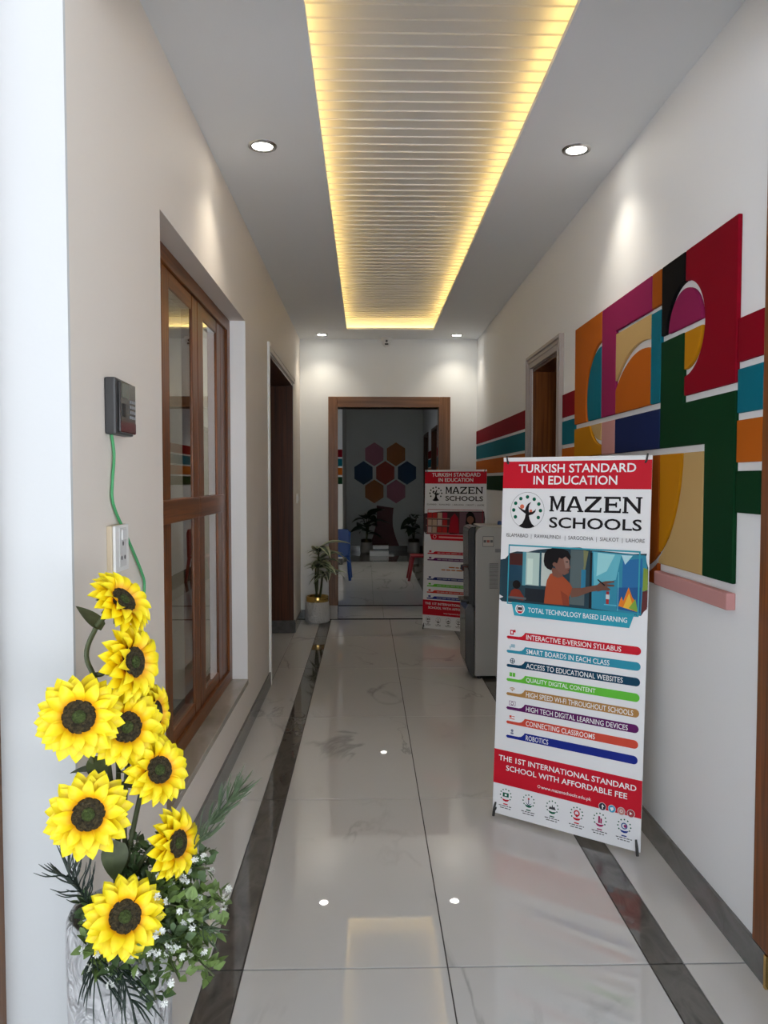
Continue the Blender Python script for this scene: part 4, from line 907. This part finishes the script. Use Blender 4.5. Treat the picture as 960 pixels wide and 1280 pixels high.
# leafy sprigs with tiny white blossoms
SMALL = leaf_mesh('leaf', M_LEAF, .027, .019, .3, 3)
M_LEAFG = mat('sprig_green', (.15, .23, .06), .5, vary=.35, vscale=30); M_LEAFG2 = mat('sprig_dark', (.075, .13, .045), .5, vary=.35, vscale=30)
M_BLOS = mat('blossom_white', (.80, .82, .78), .6)
def sprig(label, group, base, tip, n, sag=.03, blossoms=6, m=M_LEAFG, spread=.03):
    base, tip = Vector(base), Vector(tip); root = tag(empty('leafy_sprig', base), label, 'sprig', group)
    mid = (base+tip)/2 + Vector((0, 0, sag)); path = smooth([base, mid, tip], 6)
    MB().tube([p-base for p in path], .0022, 5).obj('stem', M_STEM, root)
    mb = MB(); bb = MB(); src = SMALL
    n = int(n*1.9)
    for k in range(n):
        t = .12+.88*k/n; p = path[min(len(path)-1, int(t*(len(path)-1)))]-base
        d = Vector((random.gauss(0, 1), random.gauss(0, 1), random.gauss(.2, 1))).normalized(); off = d*random.uniform(.2, 1)*spread
        M = Matrix.Translation(p+off*.6) @ (d+Vector((0, 0, .2))).normalized().to_track_quat('X', 'Z').to_matrix().to_4x4() @ Matrix.Rotation(random.uniform(-1, 1), 4, 'X') @ Matrix.Scale(random.uniform(.7, 1.15), 4)
        mb.add([M @ v.co for v in src.vertices], [tuple(f.vertices) for f in src.polygons])
    o = mb.obj('leaves', m, root, smooth=True, norm=False); o['kind'] = 'stuff'
    for k in range(blossoms):
        t = random.uniform(.45, 1); p = path[min(len(path)-1, int(t*(len(path)-1)))]-base + Vector((random.gauss(0, .5), random.gauss(-.5, .5), random.gauss(.3, .5)))*spread
        for s_ in range(5):
            d = Vector((random.gauss(0, 1), random.gauss(-.4, 1), random.gauss(.4, 1))).normalized(); c = p + d*.004; u = d.orthogonal().normalized(); v = d.cross(u)
            for a in range(5):
                a0 = 2*PI*a/5; e = u*math.cos(a0)+v*math.sin(a0); g = u*math.cos(a0+.9)+v*math.sin(a0+.9)
                bb.add([c, c+e*.0042+d*.001, c+(e+g)*.0036+d*.0022, c+g*.0042+d*.001], [(0, 1, 2, 3)])
    if blossoms: bo = bb.obj('blossoms', M_BLOS, root, norm=False); bo['kind'] = 'stuff'
    return root
random.seed(21)
GB = 'blossoming sprigs at the vase mouth'
LABB = 'green sprig with tiny white blossoms spilling right over the vase mouth'
UL = {(262, 1085): 'blossoming sprig nearest the small sunflower turned to the right', (285, 1130): 'blossoming sprig reaching furthest right across the dark floor strip', (268, 1220): 'lowest blossoming sprig at the right, its tip over the dark floor strip'}
for tx, ty, Y, n, b in ((262, 1085, 1.60, 60, 7), (285, 1130, 1.58, 64, 6), (268, 1165, 1.55, 70, 8), (268, 1220, 1.50, 66, 7), (235, 1095, 1.60, 60, 6), (245, 1140, 1.53, 66, 6), (225, 1180, 1.50, 66, 7), (225, 1225, 1.48, 60, 7), (245, 1190, 1.52, 66, 6), (205, 1110, 1.56, 60, 3)):
    b0 = MOUTH + Vector((random.uniform(-.02, .06), random.uniform(-.05, .03), -.03)); sprig(UL.get((tx, ty), LABB), GB, b0, px(tx, ty, Y), n, .05, b, random.choice([M_LEAFG, M_LEAFG, M_LEAFG2]), .034)
LABF = 'green sprig with white blossoms hanging over the vase front below the lowest sunflower'
for tx, ty, Y, n, b in ((120, 1215, 1.48, 56, 8), (195, 1250, 1.47, 60, 6), (150, 1225, 1.47, 60, 6), (110, 1190, 1.49, 50, 7), (175, 1205, 1.47, 60, 5)):
    b0 = MOUTH + Vector((random.uniform(-.05, .05), -.06, .0)); sprig({(195, 1250): 'green sprig hanging lowest over the vase front, near its right edge', (110, 1190): 'blossoming sprig at the left edge of the vase rim'}.get((tx, ty), LABF), 'sprigs on the vase front', b0, px(tx, ty, Y), n, .06, b, random.choice([M_LEAFG, M_LEAFG2]), .030)
LABU = 'upright plain green sprig behind the lower sunflowers'
for tx, ty, Y, n in ((172, 1045, 1.62, 34), (192, 1055, 1.63, 40), (262, 1060, 1.62, 26), (160, 1062, 1.64, 30), (105, 1130, 1.60, 40)):
    b0 = MOUTH + Vector((random.uniform(-.03, .05), random.uniform(-.03, .03), -.03)); sprig({(105, 1130): 'plain green sprig at the left rim of the vase, under the wiry spray', (262, 1060): 'thin upright sprig right of the small sunflower'}.get((tx, ty), LABU), 'upright sprigs behind the lower sunflowers', b0, px(tx, ty, Y), n, .01, 0, M_LEAFG2, .022)

M_BLADE = mat('blade_dark', (.022, .038, .028), .5); M_BLADE2 = mat('blade_green', (.075, .115, .06), .5)
def spray(label, base, tip, n, L, m, curl=.5, along=(.25, 1.), down=0.):
    base, tip = Vector(base), Vector(tip); root = tag(empty('grass_spray', base), label, 'spray')
    ax = (tip-base); path = smooth([base, (base+tip)/2+Vector((0, 0, .02)), tip], 6)
    MB().tube([p-base for p in path], .002, 5).obj('stem', m, root)
    mb = MB(); a = ax.normalized(); s1 = a.orthogonal().normalized(); s2 = a.cross(s1)
    for k in range(n):
        t = along[0]+(along[1]-along[0])*k/n; p = path[min(len(path)-1, int(t*(len(path)-1)))]-base
        th = random.uniform(0, 2*PI); side = s1*math.cos(th)+s2*math.sin(th); l = L*random.uniform(.6, 1.1)
        d1 = (a*.8+side*.6).normalized(); d2 = (a*(1-curl)+side*curl*1.1+Vector((0, 0, down))).normalized()
        d3 = (d2 + a*.6 + Vector((0, 0, down*.6))).normalized()
        q = smooth([p, p+d1*l*.3, p+d1*l*.3+d2*l*.35, p+d1*l*.3+d2*l*.35+d3*l*.35], 3)
        mb.tube(q, [.0016]*(len(q)-3)+[.0013, .0009, .0004], 4)
    o = mb.obj('blades', m, root, norm=False); o['kind'] = 'stuff'
    return root
random.seed(5)
spray('dark wiry grass spray sticking out left of the lowest sunflower', MOUTH+Vector((-.03, -.02, -.03)), px(84, 1094, 1.55), 44, .085, M_BLADE, .5, (.45, 1.))
spray('grey-green feathery spray reaching right over the window sill', MOUTH+Vector((.05, .0, -.02)), px(300, 985, 1.62), 80, .062, M_BLADE2, .35, (.66, 1.))
spray('lone slim green spray below the feathery one, right of the small sunflower', MOUTH+Vector((.05, .0, -.02)), px(262, 1040, 1.6), 18, .06, M_BLADE2, .2, (.8, 1.))
spray('dark wiry spray hanging over the left front of the vase', MOUTH+Vector((-.03, -.09, -.01)), px(120, 1225, 1.47), 26, .09, M_BLADE, .4, (.45, 1.), -.1)
spray('dark wiry spray hanging over the middle front of the vase', MOUTH+Vector((.0, -.10, -.01)), px(165, 1255, 1.46), 30, .085, M_BLADE, .4, (.4, 1.), -.3)
spray('fine curly spray at the right edge of the blossoms', MOUTH+Vector((.06, -.02, .0)), px(262, 1165, 1.54), 22, .06, M_BLADE2, .6, (.7, 1.), -.2)
